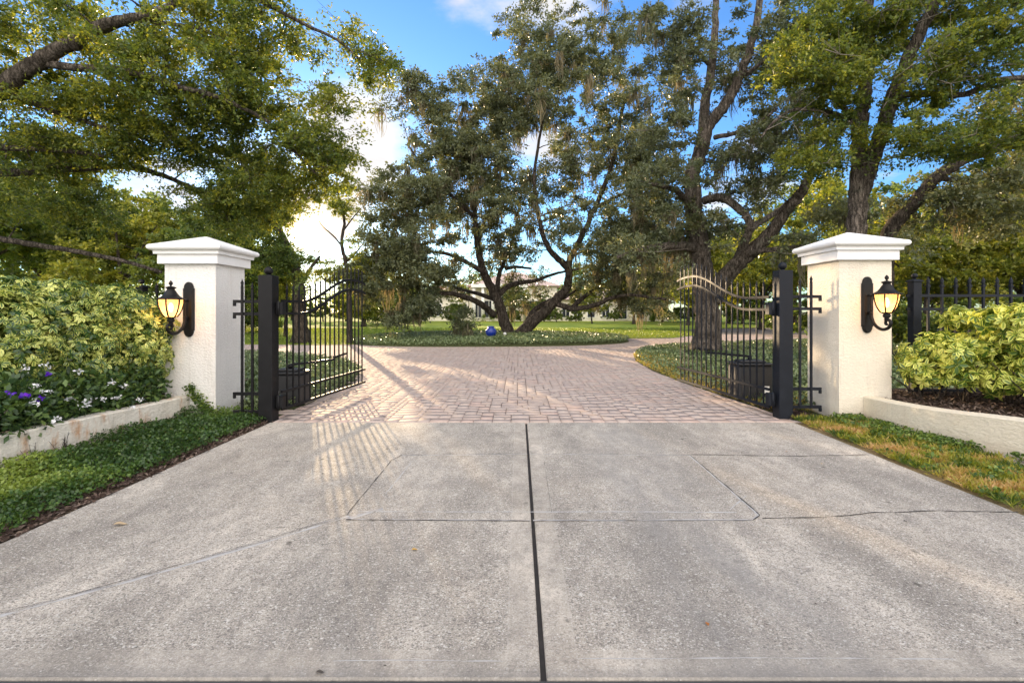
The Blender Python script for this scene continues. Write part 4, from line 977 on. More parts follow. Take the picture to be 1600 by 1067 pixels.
# flowering shrubs in front of it
def flower_shrub(c, blobs, whites, purples, label, seed, leafk=5):
    rng = np.random.default_rng(seed); r = empty('flowering_shrub', c, label, 'shrub', 'low flowering shrubs along the left garden wall')
    Ps = []; 
    for cc, rr, n in blobs: p, nn = shell_points(cc, rr, n, rng, 0.5); Ps.append((p, nn))
    P = np.concatenate([a for a, _ in Ps]); N = np.concatenate([a for _, a in Ps]); k = (P[:, 2] > 0.26) & (P[:, 0] < -4.03); P = P[k]; N = N[k]
    D = unit(N * 0.6 + rng.normal(size=P.shape) * 0.6); V, Fc = leaf_quads(P, D, 0.060, 0.030, rng, up=0.8)
    link('foliage', np_mesh('foliage', V, Fc, 4, {'tint': np.repeat(rng.random(len(P)), 4)}), M['flower_leaf'], r)
    stems(r, [(blobs[0][0][0], blobs[0][0][1])], rng, (0.2, 0.4), 0.2)
    for kind_, lst in (('white', whites), ('purple', purples)):
        for (px, py, Y) in lst:
            q = np.array(W(px, py, Y)); m = 16 if kind_ == 'white' else 9; rad = 0.034 if kind_ == 'white' else 0.02
            pp = q + rng.normal(0, rad * 0.6, (m, 3)) * [1, 0.6, 0.55]; d = unit(rng.normal(size=(m, 3)) + [0, -0.9, 0.5])
            V, Fc = leaf_quads(pp, d, 0.024 if kind_ == 'white' else 0.034, 0.018 if kind_ == 'white' else 0.03, rng)
            link('flower', np_mesh('flower', V, Fc, 4, {'tint': np.repeat(rng.random(m), 4)}), M[kind_ + '_petal'], r)
flower_shrub(W(70, 690, 4.2), [((-4.45, 4.0, 0.40), (0.42, 0.50, 0.34), 3200), ((-4.5, 4.45, 0.42), (0.40, 0.4, 0.34), 2600), ((-4.5, 3.4, 0.36), (0.35, 0.5, 0.30), 1500), ((-4.85, 2.7, 0.36), (0.38, 0.5, 0.30), 1500)],
             [(40, 576, 4.35), (75, 572, 4.35), (58, 604, 3.9), (90, 656, 3.85), (52, 630, 3.8), (74, 612, 3.9)], [(78, 585, 4.1), (19, 614, 3.75), (66, 622, 3.75), (38, 620, 3.75)],
             'low dark leaved shrub with purple and white flowers at far left', 41)
flower_shrub(W(190, 640, 5.1), [((-4.38, 5.0, 0.38), (0.30, 0.42, 0.30), 2300), ((-4.33, 5.45, 0.38), (0.26, 0.36, 0.32), 2000), ((-4.5, 4.9, 0.45), (0.3, 0.4, 0.28), 1300)],
             [(126, 579, 4.6), (112, 625, 4.55), (138, 628, 4.55), (133, 634, 4.5), (160, 623, 4.7), (184, 622, 4.85), (192, 603, 5.0), (221, 625, 5.1), (211, 636, 4.95), (175, 598, 4.9)], [],
             'low green shrub with small white flowers in front of the hedge', 42)
# shrubs on the right
def shrub(c, blobs, label, seed, n):
    rng = np.random.default_rng(seed); r = empty('variegated_shrub', (c[0], c[1], 0.25), label, 'shrub', 'yellow green shrubs in the right bed')
    leafy('foliage', M['shrub'], [(cc, rr, int(k_ * 0.95)) for cc, rr, k_ in blobs], rng, r, L=0.088, Wd=0.036, zmin=0.36, filt=lambda P: (P[:, 1] < 6.05) & ~((P[:, 0] < xr1 + 0.04) & (P[:, 1] > 5.6)) & (P[:, 0] > 4.36))
    stems(r, [(c[0], c[1]), (c[0] + 0.2, c[1] - 0.1), (c[0] - 0.15, c[1] + 0.05)], rng, (0.3, 0.55), 0.22, 'bark')
def blobs_in(x0, x1, y0, y1, z0, z1, n, r, k, seed):
    g_ = np.random.default_rng(seed)
    return [((g_.uniform(x0, x1), g_.uniform(y0, y1), g_.uniform(z0, z1)), tuple(g_.uniform(r * 0.75, r * 1.3) * np.array([1, 1, 0.75])), k) for _ in range(n)]
shrub((4.85, 5.6), blobs_in(4.55, 5.1, 5.25, 5.75, 0.48, 1.0, 26, 0.17, 34, 1), 'lower yellow green shrub against the cream pillar', 51, 1)
shrub((5.6, 5.35), blobs_in(5.1, 6.2, 4.95, 5.8, 0.55, 1.26, 50, 0.19, 36, 2), 'taller yellow green shrub at the right edge of the view', 52, 1)
shrub((5.35, 4.75), blobs_in(5.05, 5.7, 4.55, 4.95, 0.42, 0.85, 20, 0.14, 26, 3), 'small leggy yellow green shrub nearest the right garden wall', 53, 1)
# ivy climbing at the end of the left wall
rng = np.random.default_rng(61); n = 420; t = rng.random(n)
P = np.stack([-3.97 + 0.30 * t ** 1.2 + rng.normal(0, 0.035, n), 5.86 - 0.03 * rng.random(n), 0.36 * (1 - t) + rng.normal(0, 0.03, n) + 0.02], 1); P[:, 2] = np.maximum(P[:, 2], 0.02)
ir = empty('ivy', (-3.9, 5.85, 0), 'small trailing ivy at the end of the left garden wall', 'ivy')
D = unit(rng.normal(size=(n, 3)) + [0, -0.5, 0.2]); V, Fc = leaf_quads(P, D, 0.034, 0.026, rng)
link('leaves', np_mesh('leaves', V, Fc, 4, {'tint': np.repeat(rng.random(n), 4)}), M['cover'], ir)
b = MB(); b.tube([(-3.96, 5.86, 0.37), (-3.93, 5.86, 0.25), (-3.86, 5.86, 0.13), (-3.72, 5.86, 0.02)], 0.005, 5); b.build('stem', M['twig'], ir)
for i, (px, py, lb) in enumerate([(45, 735, 'dry brown weed stalk against the left garden wall, nearer the camera'), (90, 716, 'dry brown weed stalk against the left garden wall, nearer the pillar')]):
    rng = np.random.default_rng(70 + i); q = G(px, py); q.x += 0.03; b = MB()
    for _ in range(6):
        d = rng.normal(0, 0.07, 2); p2 = q + Vector((d[0] * 0.4 + 0.0, d[1], rng.uniform(0.12, 0.24))); b.tube([q, (q + p2) / 2 + Vector((0, 0.008, 0)), p2], [0.003, 0.0022, 0.001], 5)
        for _k in range(3): s = q + (p2 - q) * rng.uniform(0.4, 0.9); b.tube([s, s + Vector((0.005, rng.normal(0, 0.025), 0.03))], 0.0012, 4)
    tag(b.build('dry_weed', M['bark']), lb, 'weed', 'dry weeds by the left wall')

# fallen leaves on the drive
fm = [m_plain('fallen_leaf_gold', (0.55, 0.32, 0.05), 0.6, 0.3, 60), m_plain('fallen_leaf_rust', (0.42, 0.15, 0.03), 0.6, 0.3, 60), m_plain('fallen_leaf_tan', (0.40, 0.30, 0.18), 0.7, 0.3, 60), m_plain('fallen_leaf_dark', (0.06, 0.05, 0.04), 0.7, 0.3, 60)]
for i, (px, py, s, an, mi, lb) in enumerate([
    (648, 860, 0.035, 0.4, 0, 'golden curled leaf lying left of the centre joint'), (1105, 976, 0.030, 1.5, 1, 'rust orange leaf lying on the near right slab'),
    (188, 821, 0.075, 0.5, 2, 'long tan leaf lying on the concrete near the left verge'), (140, 780, 0.06, 1.2, 2, 'tan leaf in the litter at the left concrete edge'),
    (1284, 725, 0.035, 1.0, 0, 'small golden leaf below the right hand crack'), (1296, 729, 0.022, 0.2, 3, 'small dark leaf beside the golden one below the crack'),
    (1229, 706, 0.03, 0.9, 1, 'small rust leaf just above the right hand crack'), (1415, 815, 0.03, 0.3, 3, 'dark leaf scrap on the far right of the concrete'),
    (500, 1052, 0.03, 0.2, 3, 'dark leaf scrap at the near edge of the concrete'), (505, 741, 0.025, 0.8, 3, 'dark leaf scrap on the left part of the concrete')]):
    q = G(px, py); rng = np.random.default_rng(80 + i); vs = []; fs = []
    prof = [(0, 0.0), (0.2, 0.26), (0.45, 0.36), (0.72, 0.25), (1, 0.0)]
    for t, w_ in prof:
        for sgn in (-1, 0, 1):
            x = (t - 0.5) * s; y = sgn * w_ * s * 0.75; z = 0.004 + abs(sgn) * w_ * s * 0.35 + 0.12 * s * math.sin(t * PI + 1)
            vs.append((q.x + x * math.cos(an) - y * math.sin(an), q.y + x * math.sin(an) + y * math.cos(an), max(0.0035, z)))
    for k in range(4):
        for c_ in (0, 1): a = k * 3 + c_; fs.append((a, a + 1, a + 4, a + 3))
    b = MB(); b.add(vs, fs, True); tag(b.build('fallen_leaf', fm[mi]), lb, 'leaf', 'fallen leaves on the concrete')

rng = np.random.default_rng(97); n = 260
P = np.stack([rng.uniform(XL, XR, n), rng.uniform(1.75, 8.5, n), np.full(n, 0.003)], 1)
D = rng.normal(size=(n, 3)); D[:, 2] *= 0.08; D = unit(D); V, Fc = leaf_quads(P, D, 0.012, 0.005, rng, up=8)
V[:, 2] = np.maximum(V[:, 2], 0.0025)
tag(link('leaf_crumbs', np_mesh('leaf_crumbs', V, Fc, 4, {'tint': np.repeat(rng.random(n) * 0.6, 4)}), M['mulch']), 'tiny dark leaf crumbs strewn over the concrete and pavers', 'debris', kind='stuff')

# ---------------------------------------------------------------- blue jar, spotlight
q = W(770, 521, 21.0); cx, cy, z0 = q.x, 19.6, 0.24
jr = empty('garden_jar', (cx, cy, z0), 'cobalt blue glazed jar on the island beside the forked oak', 'jar')
b = MB(); b.lathe([(0.10, z0), (0.16, z0 + 0.05), (0.215, z0 + 0.16), (0.22, z0 + 0.26), (0.18, z0 + 0.34), (0.12, z0 + 0.37), (0.13, z0 + 0.40)], cx, cy, 24); b.build('body', M['blue_glaze'], jr)
b = MB(); b.lathe([(0.135, z0 + 0.402), (0.145, z0 + 0.41), (0.14, z0 + 0.43), (0.05, z0 + 0.45)], cx, cy, 20); b.build('rim', M['blue_glaze'], jr)
cx, cy = pxx(789, 20.0), 20.0
sr = empty('garden_spotlight', (cx, cy, 0.15), 'small black spotlight at the foot of the forked oak', 'spotlight')
b = MB(); b.tube([(cx, cy, 0.12), (cx, cy, 0.30)], 0.018, 8); b.build('stake', M['plastic'], sr)
b = MB(); b.tube([(cx, cy - 0.10, 0.36), (cx, cy + 0.06, 0.40)], [0.075, 0.05], 14); b.build('head', M['plastic'], sr)
b = MB(); b.tube([(cx, cy - 0.115, 0.357), (cx, cy - 0.101, 0.36)], 0.066, 14); b.build('lens', M['white'], sr)

# ---------------------------------------------------------------- the house far behind
HYD = 62.0
def hp(px): return (px - VX) * HYD / F
def hz(py): return CH + (HY - py) * HYD / F
hr_ = empty('house', (hp(830), HYD, 0), 'long cream house with pink tiled roof beyond the lawn', 'house')
b = MB()
b.box(hp(655), hp(735), HYD + 1, HYD + 9, 0, hz(462)); b.box(hp(735), hp(870), HYD, HYD + 10, 0, hz(447)); b.box(hp(870), hp(1048), HYD + 0.8, HYD + 9, 0, hz(468)); b.build('wall', M['house'], hr_)
def hip(x0_, x1_, y0_, y1_, z0_, z1_):
    o_ = 0.6; d = (y1_ - y0_) / 2 + o_; b = MB()
    b.add([(x0_ - o_, y0_ - o_, z0_), (x1_ + o_, y0_ - o_, z0_), (x1_ + o_, y1_ + o_, z0_), (x0_ - o_, y1_ + o_, z0_), (x0_ - o_ + d, (y0_ + y1_) / 2, z1_), (x1_ + o_ - d, (y0_ + y1_) / 2, z1_)],
          [(0, 1, 5, 4), (1, 2, 5), (2, 3, 4, 5), (3, 0, 4), (3, 2, 1, 0)]); b.build('roof', M['roof'], hr_)
hip(hp(655), hp(735) - 0.7, HYD + 1, HYD + 9, hz(462) + 0.01, hz(444)); hip(hp(735), hp(870), HYD, HYD + 10, hz(447) + 0.01, hz(420)); hip(hp(870) + 0.7, hp(1048), HYD + 0.8, HYD + 9, hz(468) + 0.01, hz(450))
def hwin(px, w_, z0_, z1_, y):
    x = hp(px); f = MB()
    for a, c, d, e in ((x - w_ / 2 - .12, x - w_ / 2, z0_ - .12, z1_ + .12), (x + w_ / 2, x + w_ / 2 + .12, z0_ - .12, z1_ + .12), (x - w_ / 2, x + w_ / 2, z1_, z1_ + .12), (x - w_ / 2, x + w_ / 2, z0_ - .12, z0_), (x - .03, x + .03, z0_, z1_)): f.box(a, c, y - 0.10, y - 0.003, d, e)
    fo = f.build('window', M['house_white'], hr_); p = MB(); p.box(x - w_ / 2 + .002, x + w_ / 2 - .002, y - 0.05, y - 0.006, z0_ + .002, z1_ - .002); po = p.build('pane', M['pane'], None); po.parent = fo; po.location = (0, 0, 0)
for px, w_, z0_, z1_, y in [(668, 1.3, 0.7, 2.2, HYD + 1), (680, 1.3, 0.7, 2.2, HYD + 1), (722, 1.0, 0.7, 2.2, HYD + 1), (747, 1.1, 0.5, 2.6, HYD), (764, 1.1, 0.5, 2.6, HYD), (835, 1.4, 0.5, 2.6, HYD), (856, 1.2, 0.5, 2.6, HYD),
                     (885, 0.9, 0.5, 2.0, HYD + .8), (903, 0.9, 0.5, 2.0, HYD + .8), (925, 0.9, 0.5, 2.1, HYD + .8), (948, 0.9, 0.5, 2.1, HYD + .8), (975, 1.0, 0.3, 2.2, HYD + .8), (1003, 1.0, 0.3, 2.2, HYD + .8)]: hwin(px, w_, z0_, z1_, y)
for px in (742, 755.5, 771, 785, 820): 
    b = MB(); b.tube([(hp(px), HYD - 1.2, 0), (hp(px), HYD - 1.2, hz(450))], 0.2, 12); b.build('column', M['house_white'], hr_)
b = MB(); b.box(hp(738), hp(824), HYD - 1.6, HYD - 0.62, hz(450), hz(447) + 0.2); b.build('porch_beam', M['house_white'], hr_)

# ---------------------------------------------------------------- trees
def V3(l, Y=None): return [W(p[0], p[1], p[2] if len(p) > 2 else Y) for p in l]
# the forked live oak on the island
Yc = 21.9
def off(v, z): v = v.copy(); v.z = z; return v
tb_ = W(800, 521, Yc)
limbs = [([off(W(796, 521, Yc), 0.05)] + V3([(786, 495, Yc), (776, 466, Yc), (760, 435, Yc - .3), (750, 405, Yc - .6), (744, 360, Yc - .8), (738, 300, Yc - 1), (728, 235, Yc - 1)]), 0.29, 0.07),
         ([off(W(808, 521, Yc), 0.05)] + V3([(830, 505, Yc), (854, 485, Yc - .2), (871, 466, Yc - .4), (884, 452, Yc - .5), (889, 430, Yc - .6), (888, 414, Yc - .6), (900, 386, Yc - .8), (925, 335, Yc - 1), (955, 260, Yc - 1), (975, 160, Yc - .5)]), 0.30, 0.07),
         (V3([(772, 492, Yc), (750, 474, Yc - .5), (722, 463, Yc - 1.2), (694, 458, Yc - 1.8), (668, 466, Yc - 2.2), (640, 486, Yc - 2.5)]), 0.16, 0.05),
         (V3([(778, 470, Yc), (750, 460, Yc + .6), (720, 452, Yc + 1.5), (690, 440, Yc + 2), (650, 425, Yc + 2.4)]), 0.12, 0.04),
         (V3([(777, 462, Yc), (797, 446, Yc + .5), (820, 441, Yc + 1), (838, 438, Yc + 1.2), (860, 430, Yc + 1.4), (884, 424, Yc + 1.5), (930, 415, Yc + 2)]), 0.14, 0.04),
         (V3([(777, 455, Yc), (780, 428, Yc + .5), (790, 405, Yc + .8), (805, 360, Yc + 1), (815, 300, Yc + 1)]), 0.13, 0.04),
         (V3([(790, 420, Yc + .6), (806, 417, Yc + .8), (830, 420, Yc + 1.0)]), 0.10, 0.05),
         (V3([(887, 418, Yc - .6), (872, 404, Yc - .8), (856, 385, Yc - 1), (842, 340, Yc - 1.2), (835, 270, Yc - 1.2), (850, 180, Yc - 1)]), 0.17, 0.05),
         (V3([(866, 474, Yc - .3), (897, 482, Yc - .8), (929, 477, Yc - 1.1), (954, 466, Yc - 1.4), (985, 461, Yc - 1.8), (1041, 468, Yc - 2.2)]), 0.14, 0.05),
         (V3([(895, 480, Yc - .7), (915, 462, Yc - .2), (940, 446, Yc + .3), (975, 435, Yc + 1), (1010, 428, Yc + 1.2)]), 0.12, 0.04),
         (V3([(822, 506, Yc + .2), (836, 484, Yc + .6), (858, 470, Yc + 1), (880, 466, Yc + 1.6), (905, 450, Yc + 2)]), 0.16, 0.05),
         (V3([(755, 425, Yc - .5), (720, 405, Yc - 1.4), (690, 395, Yc - 2), (650, 395, Yc - 2.4), (610, 410, Yc - 2.6)]), 0.12, 0.03),
         (V3([(742, 340, Yc - .9), (700, 300, Yc - 1.5), (660, 260, Yc - 1.8), (640, 230, Yc - 2)]), 0.09, 0.03),
         (V3([(930, 325, Yc - 1), (980, 300, Yc - 1.3), (1020, 290, Yc - 1.5)]), 0.09, 0.03)]
lobes = [(630, 385, 72, 70, 19.8, 2.0, 1.1), (600, 448, 42, 44, 19.3, 1.4, .9), (645, 480, 45, 26, 19.4, 1.2, .7), (700, 330, 95, 70, 20.6, 2.6, 1.1), (800, 350, 90, 50, 21.5, 3.0, .8),
         (810, 265, 120, 60, 21.5, 3.0, .9), (700, 215, 70, 60, 20.4, 2.0, .8), (870, 165, 120, 75, 21.3, 3.0, .9), (940, 290, 100, 80, 20.6, 2.6, 1.1), (860, 60, 90, 70, 21.8, 2.4, .8), (960, 70, 80, 70, 21.8, 2.2, .8), (1000, 190, 70, 70, 21, 2.2, .8),
         (985, 395, 70, 55, 20.6, 2.0, 1.0), (1010, 450, 55, 30, 20.4, 1.6, .8), (900, 380, 70, 34, 20.2, 1.6, .9), (790, 395, 60, 20, 22.5, 2, .8), (760, 400, 70, 30, 20.2, 1.4, .7), (1030, 380, 70, 40, 19.5, 1.4, 1.2), (950, 370, 70, 40, 19.4, 1.4, 1.1), (560, 440, 26, 40, 19.2, .8, 1.0), (1010, 330, 80, 50, 19.5, 1.6, 1.3), (1000, 250, 60, 50, 20, 1.6, 1.2), (840, 90, 60, 50, 21, 2, 1.1), (800, 160, 70, 50, 21, 2, 1.2), (660, 420, 80, 36, 19.4, 1.6, 1.2), (575, 400, 30, 60, 19, 1, 1.2), (640, 300, 70, 55, 20, 2, 1.2), (650, 160, 60, 45, 20.2, 1.4, 1.5), (690, 240, 60, 40, 20.2, 1.6, 1.2), (760, 215, 60, 50, 21, 2, 1.0), (600, 340, 50, 50, 19.6, 1.4, .9), (730, 130, 60, 50, 20.6, 2, .8), (730, 280, 80, 60, 20.4, 2, .9), (690, 430, 50, 30, 19.6, 1.4, 1.0), (625, 490, 34, 18, 19.2, 1, .9), (935, 425, 60, 30, 21, 1.6, 1.0), (1020, 440, 60, 34, 22, 1.6, 1.0), (815, 462, 24, 22, 24.5, 1.2, .9), (845, 440, 34, 24, 24.5, 1.6, .9), (780, 380, 50, 20, 20.4, 1.2, .7), (590, 500, 24, 16, 19, .8, .7), (725, 498, 16, 16, 20, .5, 1.4), (655, 455, 60, 34, 20, 1.5, 1.2), (700, 460, 40, 22, 24.5, 1, 1.2), (640, 500, 30, 14, 19.4, .7, 1.2), (975, 470, 60, 18, 21, 1.2, 1.0), (1020, 490, 40, 12, 21, 1, .8), (800, 430, 50, 18, 24.8, 1.0, .7), (850, 460, 40, 24, 24.8, 1.0, .8), (805, 455, 40, 30, 25.2, 1.0, 1.4), (790, 410, 40, 20, 25, 1.0, 1.2), (920, 455, 40, 20, 24.5, 1, .9)]
make_tree((tb_.x, Yc, 0.15), limbs, lobes, 1450, 260, 0.105, 0.052, M['leaf_oak'], M['bark'], 'huge live oak forking low on the island with hanging moss', 'live_oak', 101, show=0.8, moss=0.16, clump_r=(0.35, 0.85), moss_len=0.9)

# the big oak behind the right gate
Yr = 15.0
limbs = [([Vector((5.80, Yr, 0.0))] + V3([(1105, 505, Yr), (1102, 450, Yr), (1095, 400, Yr), (1090, 358, Yr), (1084, 320, Yr), (1082, 270, Yr), (1097, 236, Yr), (1108, 195, Yr), (1135, 160, Yr - .3), (1160, 110, Yr - .5), (1177, 60, Yr - .6), (1190, -10, Yr - .6)]), 0.42, 0.09),
         (V3([(1097, 240, Yr), (1101, 177, Yr + .2), (1112, 105, Yr + .4), (1118, 25, Yr + .5), (1120, -60, Yr + .6)]), 0.19, 0.08),
         (V3([(1112, 470, Yr), (1130, 436, Yr - .2), (1160, 405, Yr - .5), (1198, 371, Yr - .8), (1236, 320, Yr - 1.2), (1253, 299, Yr - 1.4), (1270, 265, Yr - 1.5), (1300, 220, Yr - 1.6), (1340, 180, Yr - 1.6)]), 0.30, 0.06),
         (V3([(1122, 452, Yr), (1150, 410, Yr + .5), (1172, 360, Yr + .9), (1215, 330, Yr + 1.3), (1250, 300, Yr + 1.6)]), 0.20, 0.05),
         (V3([(1100, 314, Yr), (1122, 308, Yr - .4), (1142, 316, Yr - .7), (1166, 338, Yr - .9), (1170, 362, Yr - .9), (1160, 392, Yr - .6)]), 0.13, 0.10),
         (V3([(1096, 388, Yr), (1050, 384, Yr - .8), (1005, 390, Yr - 1.4), (965, 402, Yr - 1.8)]), 0.16, 0.05),
         (V3([(1160, 400, Yr - .5), (1190, 392, Yr - 1.2), (1230, 388, Yr - 1.8), (1270, 382, Yr - 2.4)]), 0.11, 0.04),
         (V3([(1086, 330, Yr), (1060, 300, Yr - .6), (1030, 290, Yr - 1), (1000, 285, Yr - 1.2)]), 0.12, 0.04),
         (V3([(1117, 215, Yr), (1150, 208, Yr - .8), (1180, 195, Yr - 1.4), (1215, 170, Yr - 1.8)]), 0.08, 0.03),
         (V3([(1112, 105, Yr + .4), (1080, 70, Yr), (1050, 40, Yr - .4)]), 0.08, 0.03), (V3([(1160, 120, Yr - .5), (1200, 90, Yr - 1), (1240, 40, Yr - 1.4)]), 0.07, 0.03)]
lobes = [(1085, 350, 80, 40, 14.2, 1.8, 1.0), (1010, 395, 70, 30, 13.6, 1.2, 1.0), (1040, 285, 60, 45, 14.2, 1.5, .9), (1200, 385, 80, 20, 13.0, 1.0, .9), (1150, 250, 90, 50, 14.3, 1.8, .5), (1050, 180, 60, 60, 14.6, 1.8, .55),
         (1140, 90, 110, 80, 14.8, 2.0, .55), (1040, 60, 70, 60, 15, 1.8, .55), (1240, 190, 60, 60, 13.8, 1.5, .7), (1220, 60, 70, 60, 14.0, 1.5, .6), (1190, 300, 70, 35, 14.0, 1.6, .7)]
make_tree((5.85, Yr, 0), limbs, lobes, 430, 240, 0.085, 0.044, M['leaf_oak'], M['bark_light'], 'large thick trunked oak with spreading limbs behind the right gate', 'live_oak', 102, show=0.88, moss=0.12, clump_r=(0.3, 0.65), moss_len=0.9, bare=60)

# right near tree rising behind the cream pillar
Yn = 11.0
limbs = [([Vector((7.62, Yn, 0.0))] + V3([(1334, 480, Yn), (1335, 420, Yn), (1337, 363, Yn), (1341, 320, Yn), (1343, 270, Yn), (1342, 219, Yn), (1346, 181, Yn), (1354, 126, Yn - .2), (1358, 42, Yn - .3), (1350, -60, Yn - .4)]), 0.27, 0.10),
         (V3([(1343, 305, Yn), (1360, 255, Yn), (1376, 211, Yn - .1), (1392, 160, Yn - .3), (1417, 97, Yn - .6), (1438, 50, Yn - .8), (1464, 0, Yn - 1), (1490, -60, Yn - 1.2)]), 0.19, 0.09),
         (V3([(1395, 150, Yn - .4), (1447, 147, Yn - .7), (1506, 148, Yn - .9), (1556, 127, Yn - 1), (1600, 122, Yn - 1), (1660, 118, Yn - 1)]), 0.07, 0.05),
         (V3([(1345, 200, Yn), (1310, 160, Yn - .4), (1270, 120, Yn - .8), (1230, 105, Yn - 1)]), 0.07, 0.03),
         (V3([(1346, 190, Yn), (1290, 175, Yn - .3), (1240, 172, Yn - .6), (1205, 195, Yn - .8), (1190, 215, Yn - .8)]), 0.05, 0.02)]
lobes = [(1300, 60, 80, 70, 10.6, 1.2, .9), (1400, 30, 110, 60, 10.4, 1.4, .9), (1330, 150, 90, 40, 10.4, 1.2, 1.0), (1480, 110, 120, 50, 10, 1.3, .8), (1550, 30, 80, 60, 9.8, 1.4, .8), (1290, 230, 60, 45, 10.6, 1.0, .7), (1420, 220, 80, 40, 10.2, 1.2, .8), (1560, 200, 80, 50, 9.8, 1.2, .8), (1240, 100, 60, 60, 10.4, 1, .5)]
make_tree((7.62, Yn, 0), limbs, lobes, 450, 220, 0.074, 0.036, M['leaf_near'], M['bark_light'], 'straight two stemmed oak rising behind the cream pillar', 'oak_tree', 103, show=0.75, clump_r=(0.25, 0.52), bare=160, tint=(0.0, 0.95))
# leaning oak further right
Yg = 13.5
limbs = [([Vector((pxx(1375, Yg), Yg, 0.0))] + V3([(1378, 480, Yg), (1385, 400, Yg), (1392, 358, Yg), (1421, 325, Yg - .2), (1464, 278, Yg - .5), (1523, 240, Yg - .8), (1600, 219, Yg - 1), (1700, 200, Yg - 1)]), 0.24, 0.12),
         (V3([(1464, 278, Yg - .5), (1500, 285, Yg - .2), (1560, 310, Yg), (1610, 325, Yg)]), 0.08, 0.04), (V3([(1523, 240, Yg - .8), (1555, 200, Yg - .6), (1590, 150, Yg - .4)]), 0.08, 0.04)]
lobes = [(1440, 320, 60, 40, 13.2, 1.2, .8), (1540, 270, 80, 45, 12.8, 1.2, .9), (1600, 180, 70, 60, 12.8, 1.4, .7), (1570, 340, 70, 30, 13, 1.2, .8), (1300, 340, 60, 30, 13.5, 1, .5), (1660, 280, 60, 90, 13, 1.4, .8), (1400, 380, 50, 25, 13, 1, .6)]
make_tree((pxx(1375, Yg), Yg, 0), limbs, lobes, 200, 170, 0.10, 0.05, M['leaf_oak'], M['bark'], 'leaning oak whose dark limb sweeps up towards the right edge', 'oak_tree', 104, show=0.8, moss=0.10, clump_r=(0.35, 0.75), moss_len=1.0, tint=(0.1, 0.95))

# the overhanging tree on the left, trunk outside the picture
Yl = 8.6
tx = -12.2
limbs = [([Vector((tx, Yl + .3, 0.0)), Vector((tx, Yl + .3, 1.6)), Vector((tx + .1, Yl + .2, 3.2)), Vector((tx + .5, Yl, 4.1))] + V3([(-60, 175, 8.6), (0, 140, 8.4), (42, 110, 8.3), (84, 84, 8.2), (126, 59, 8.1), (169, 38, 8.0), (228, 25, 7.9), (270, 8, 7.9), (330, -25, 7.8)]), 0.25, 0.045),
         (V3([(60, 98, 8.3), (120, 106, 8.2), (180, 108, 8.1), (223, 118, 8), (274, 135, 8), (329, 148, 8), (379, 169, 8.1), (422, 194, 8.3), (455, 232, 8.5), (497, 274, 8.8)]), 0.075, 0.018),
         ([Vector((tx + .05, Yl + .3, 2.8))] + V3([(-150, 255, 10), (-60, 268, 10), (0, 270, 10), (55, 268, 10), (126, 263, 10), (202, 261, 10), (253, 274, 10), (320, 303, 10.2), (363, 329, 10.4)]), 0.13, 0.03),
         ([Vector((tx, Yl + .3, 2.2))] + V3([(-120, 355, 10.5), (0, 373, 10.5), (63, 384, 10.5), (126, 394, 10.5), (190, 407, 10.6), (253, 426, 10.8)]), 0.09, 0.035),
         (V3([(84, 84, 8.2), (200, 35, 8), (262, 38, 8), (310, 45, 8), (350, 60, 8.1)]), 0.05, 0.02),
         (V3([(300, -40, 7.8), (400, 0, 8), (475, 38, 8.2), (527, 63, 8.4), (560, 92, 8.6)]), 0.05, 0.015),
         (V3([(-40, 230, 9.4), (40, 232, 9.2), (105, 236, 9.2), (170, 245, 9.3)]), 0.08, 0.03), (V3([(0, 140, 8.4), (60, 165, 8.6), (130, 190, 8.8), (220, 215, 9), (300, 230, 9.2)]), 0.06, 0.02)]
lobes = [(60, 40, 130, 60, 8.3, 1.0, .9), (220, 50, 120, 60, 8.2, 1.0, 1.0), (380, 40, 100, 55, 8.4, 1.0, 1.0), (480, 30, 60, 45, 8.6, 1.0, .8), (100, 150, 140, 40, 8.8, 1.0, 1.1), (270, 170, 120, 45, 8.6, 1.0, 1.2), (400, 160, 80, 50, 8.6, .9, 1.0),
         (480, 230, 60, 50, 8.8, .8, .8), (60, 230, 110, 40, 9.6, 1, 1.0), (230, 235, 110, 30, 9.4, 1.0, .8), (370, 240, 80, 40, 9.6, .9, .8), (90, 320, 130, 40, 10.2, 1, .8), (340, 320, 70, 40, 10.2, .9, .8), (545, 55, 40, 40, 8.8, .6, .7), (570, 110, 50, 34, 9.0, .6, .8), (300, 110, 150, 40, 8.4, 1, .8), (440, 290, 70, 50, 9.2, .8, .9), (400, 330, 70, 40, 10, .9, .9), (520, 180, 40, 50, 8.8, .6, .8), (520, 260, 40, 50, 9, .6, .6), (550, 190, 40, 40, 9, .6, .6), (590, 90, 34, 34, 9.2, .6, .6)]
make_tree((tx, Yl + .3, 0), limbs, lobes, 800, 230, 0.062, 0.030, M['leaf_near'], M['bark_light'], 'overhanging oak reaching in from the left above the hedge', 'oak_tree', 105, show=0.8, clump_r=(0.24, 0.62), tint=(0.0, 0.95))

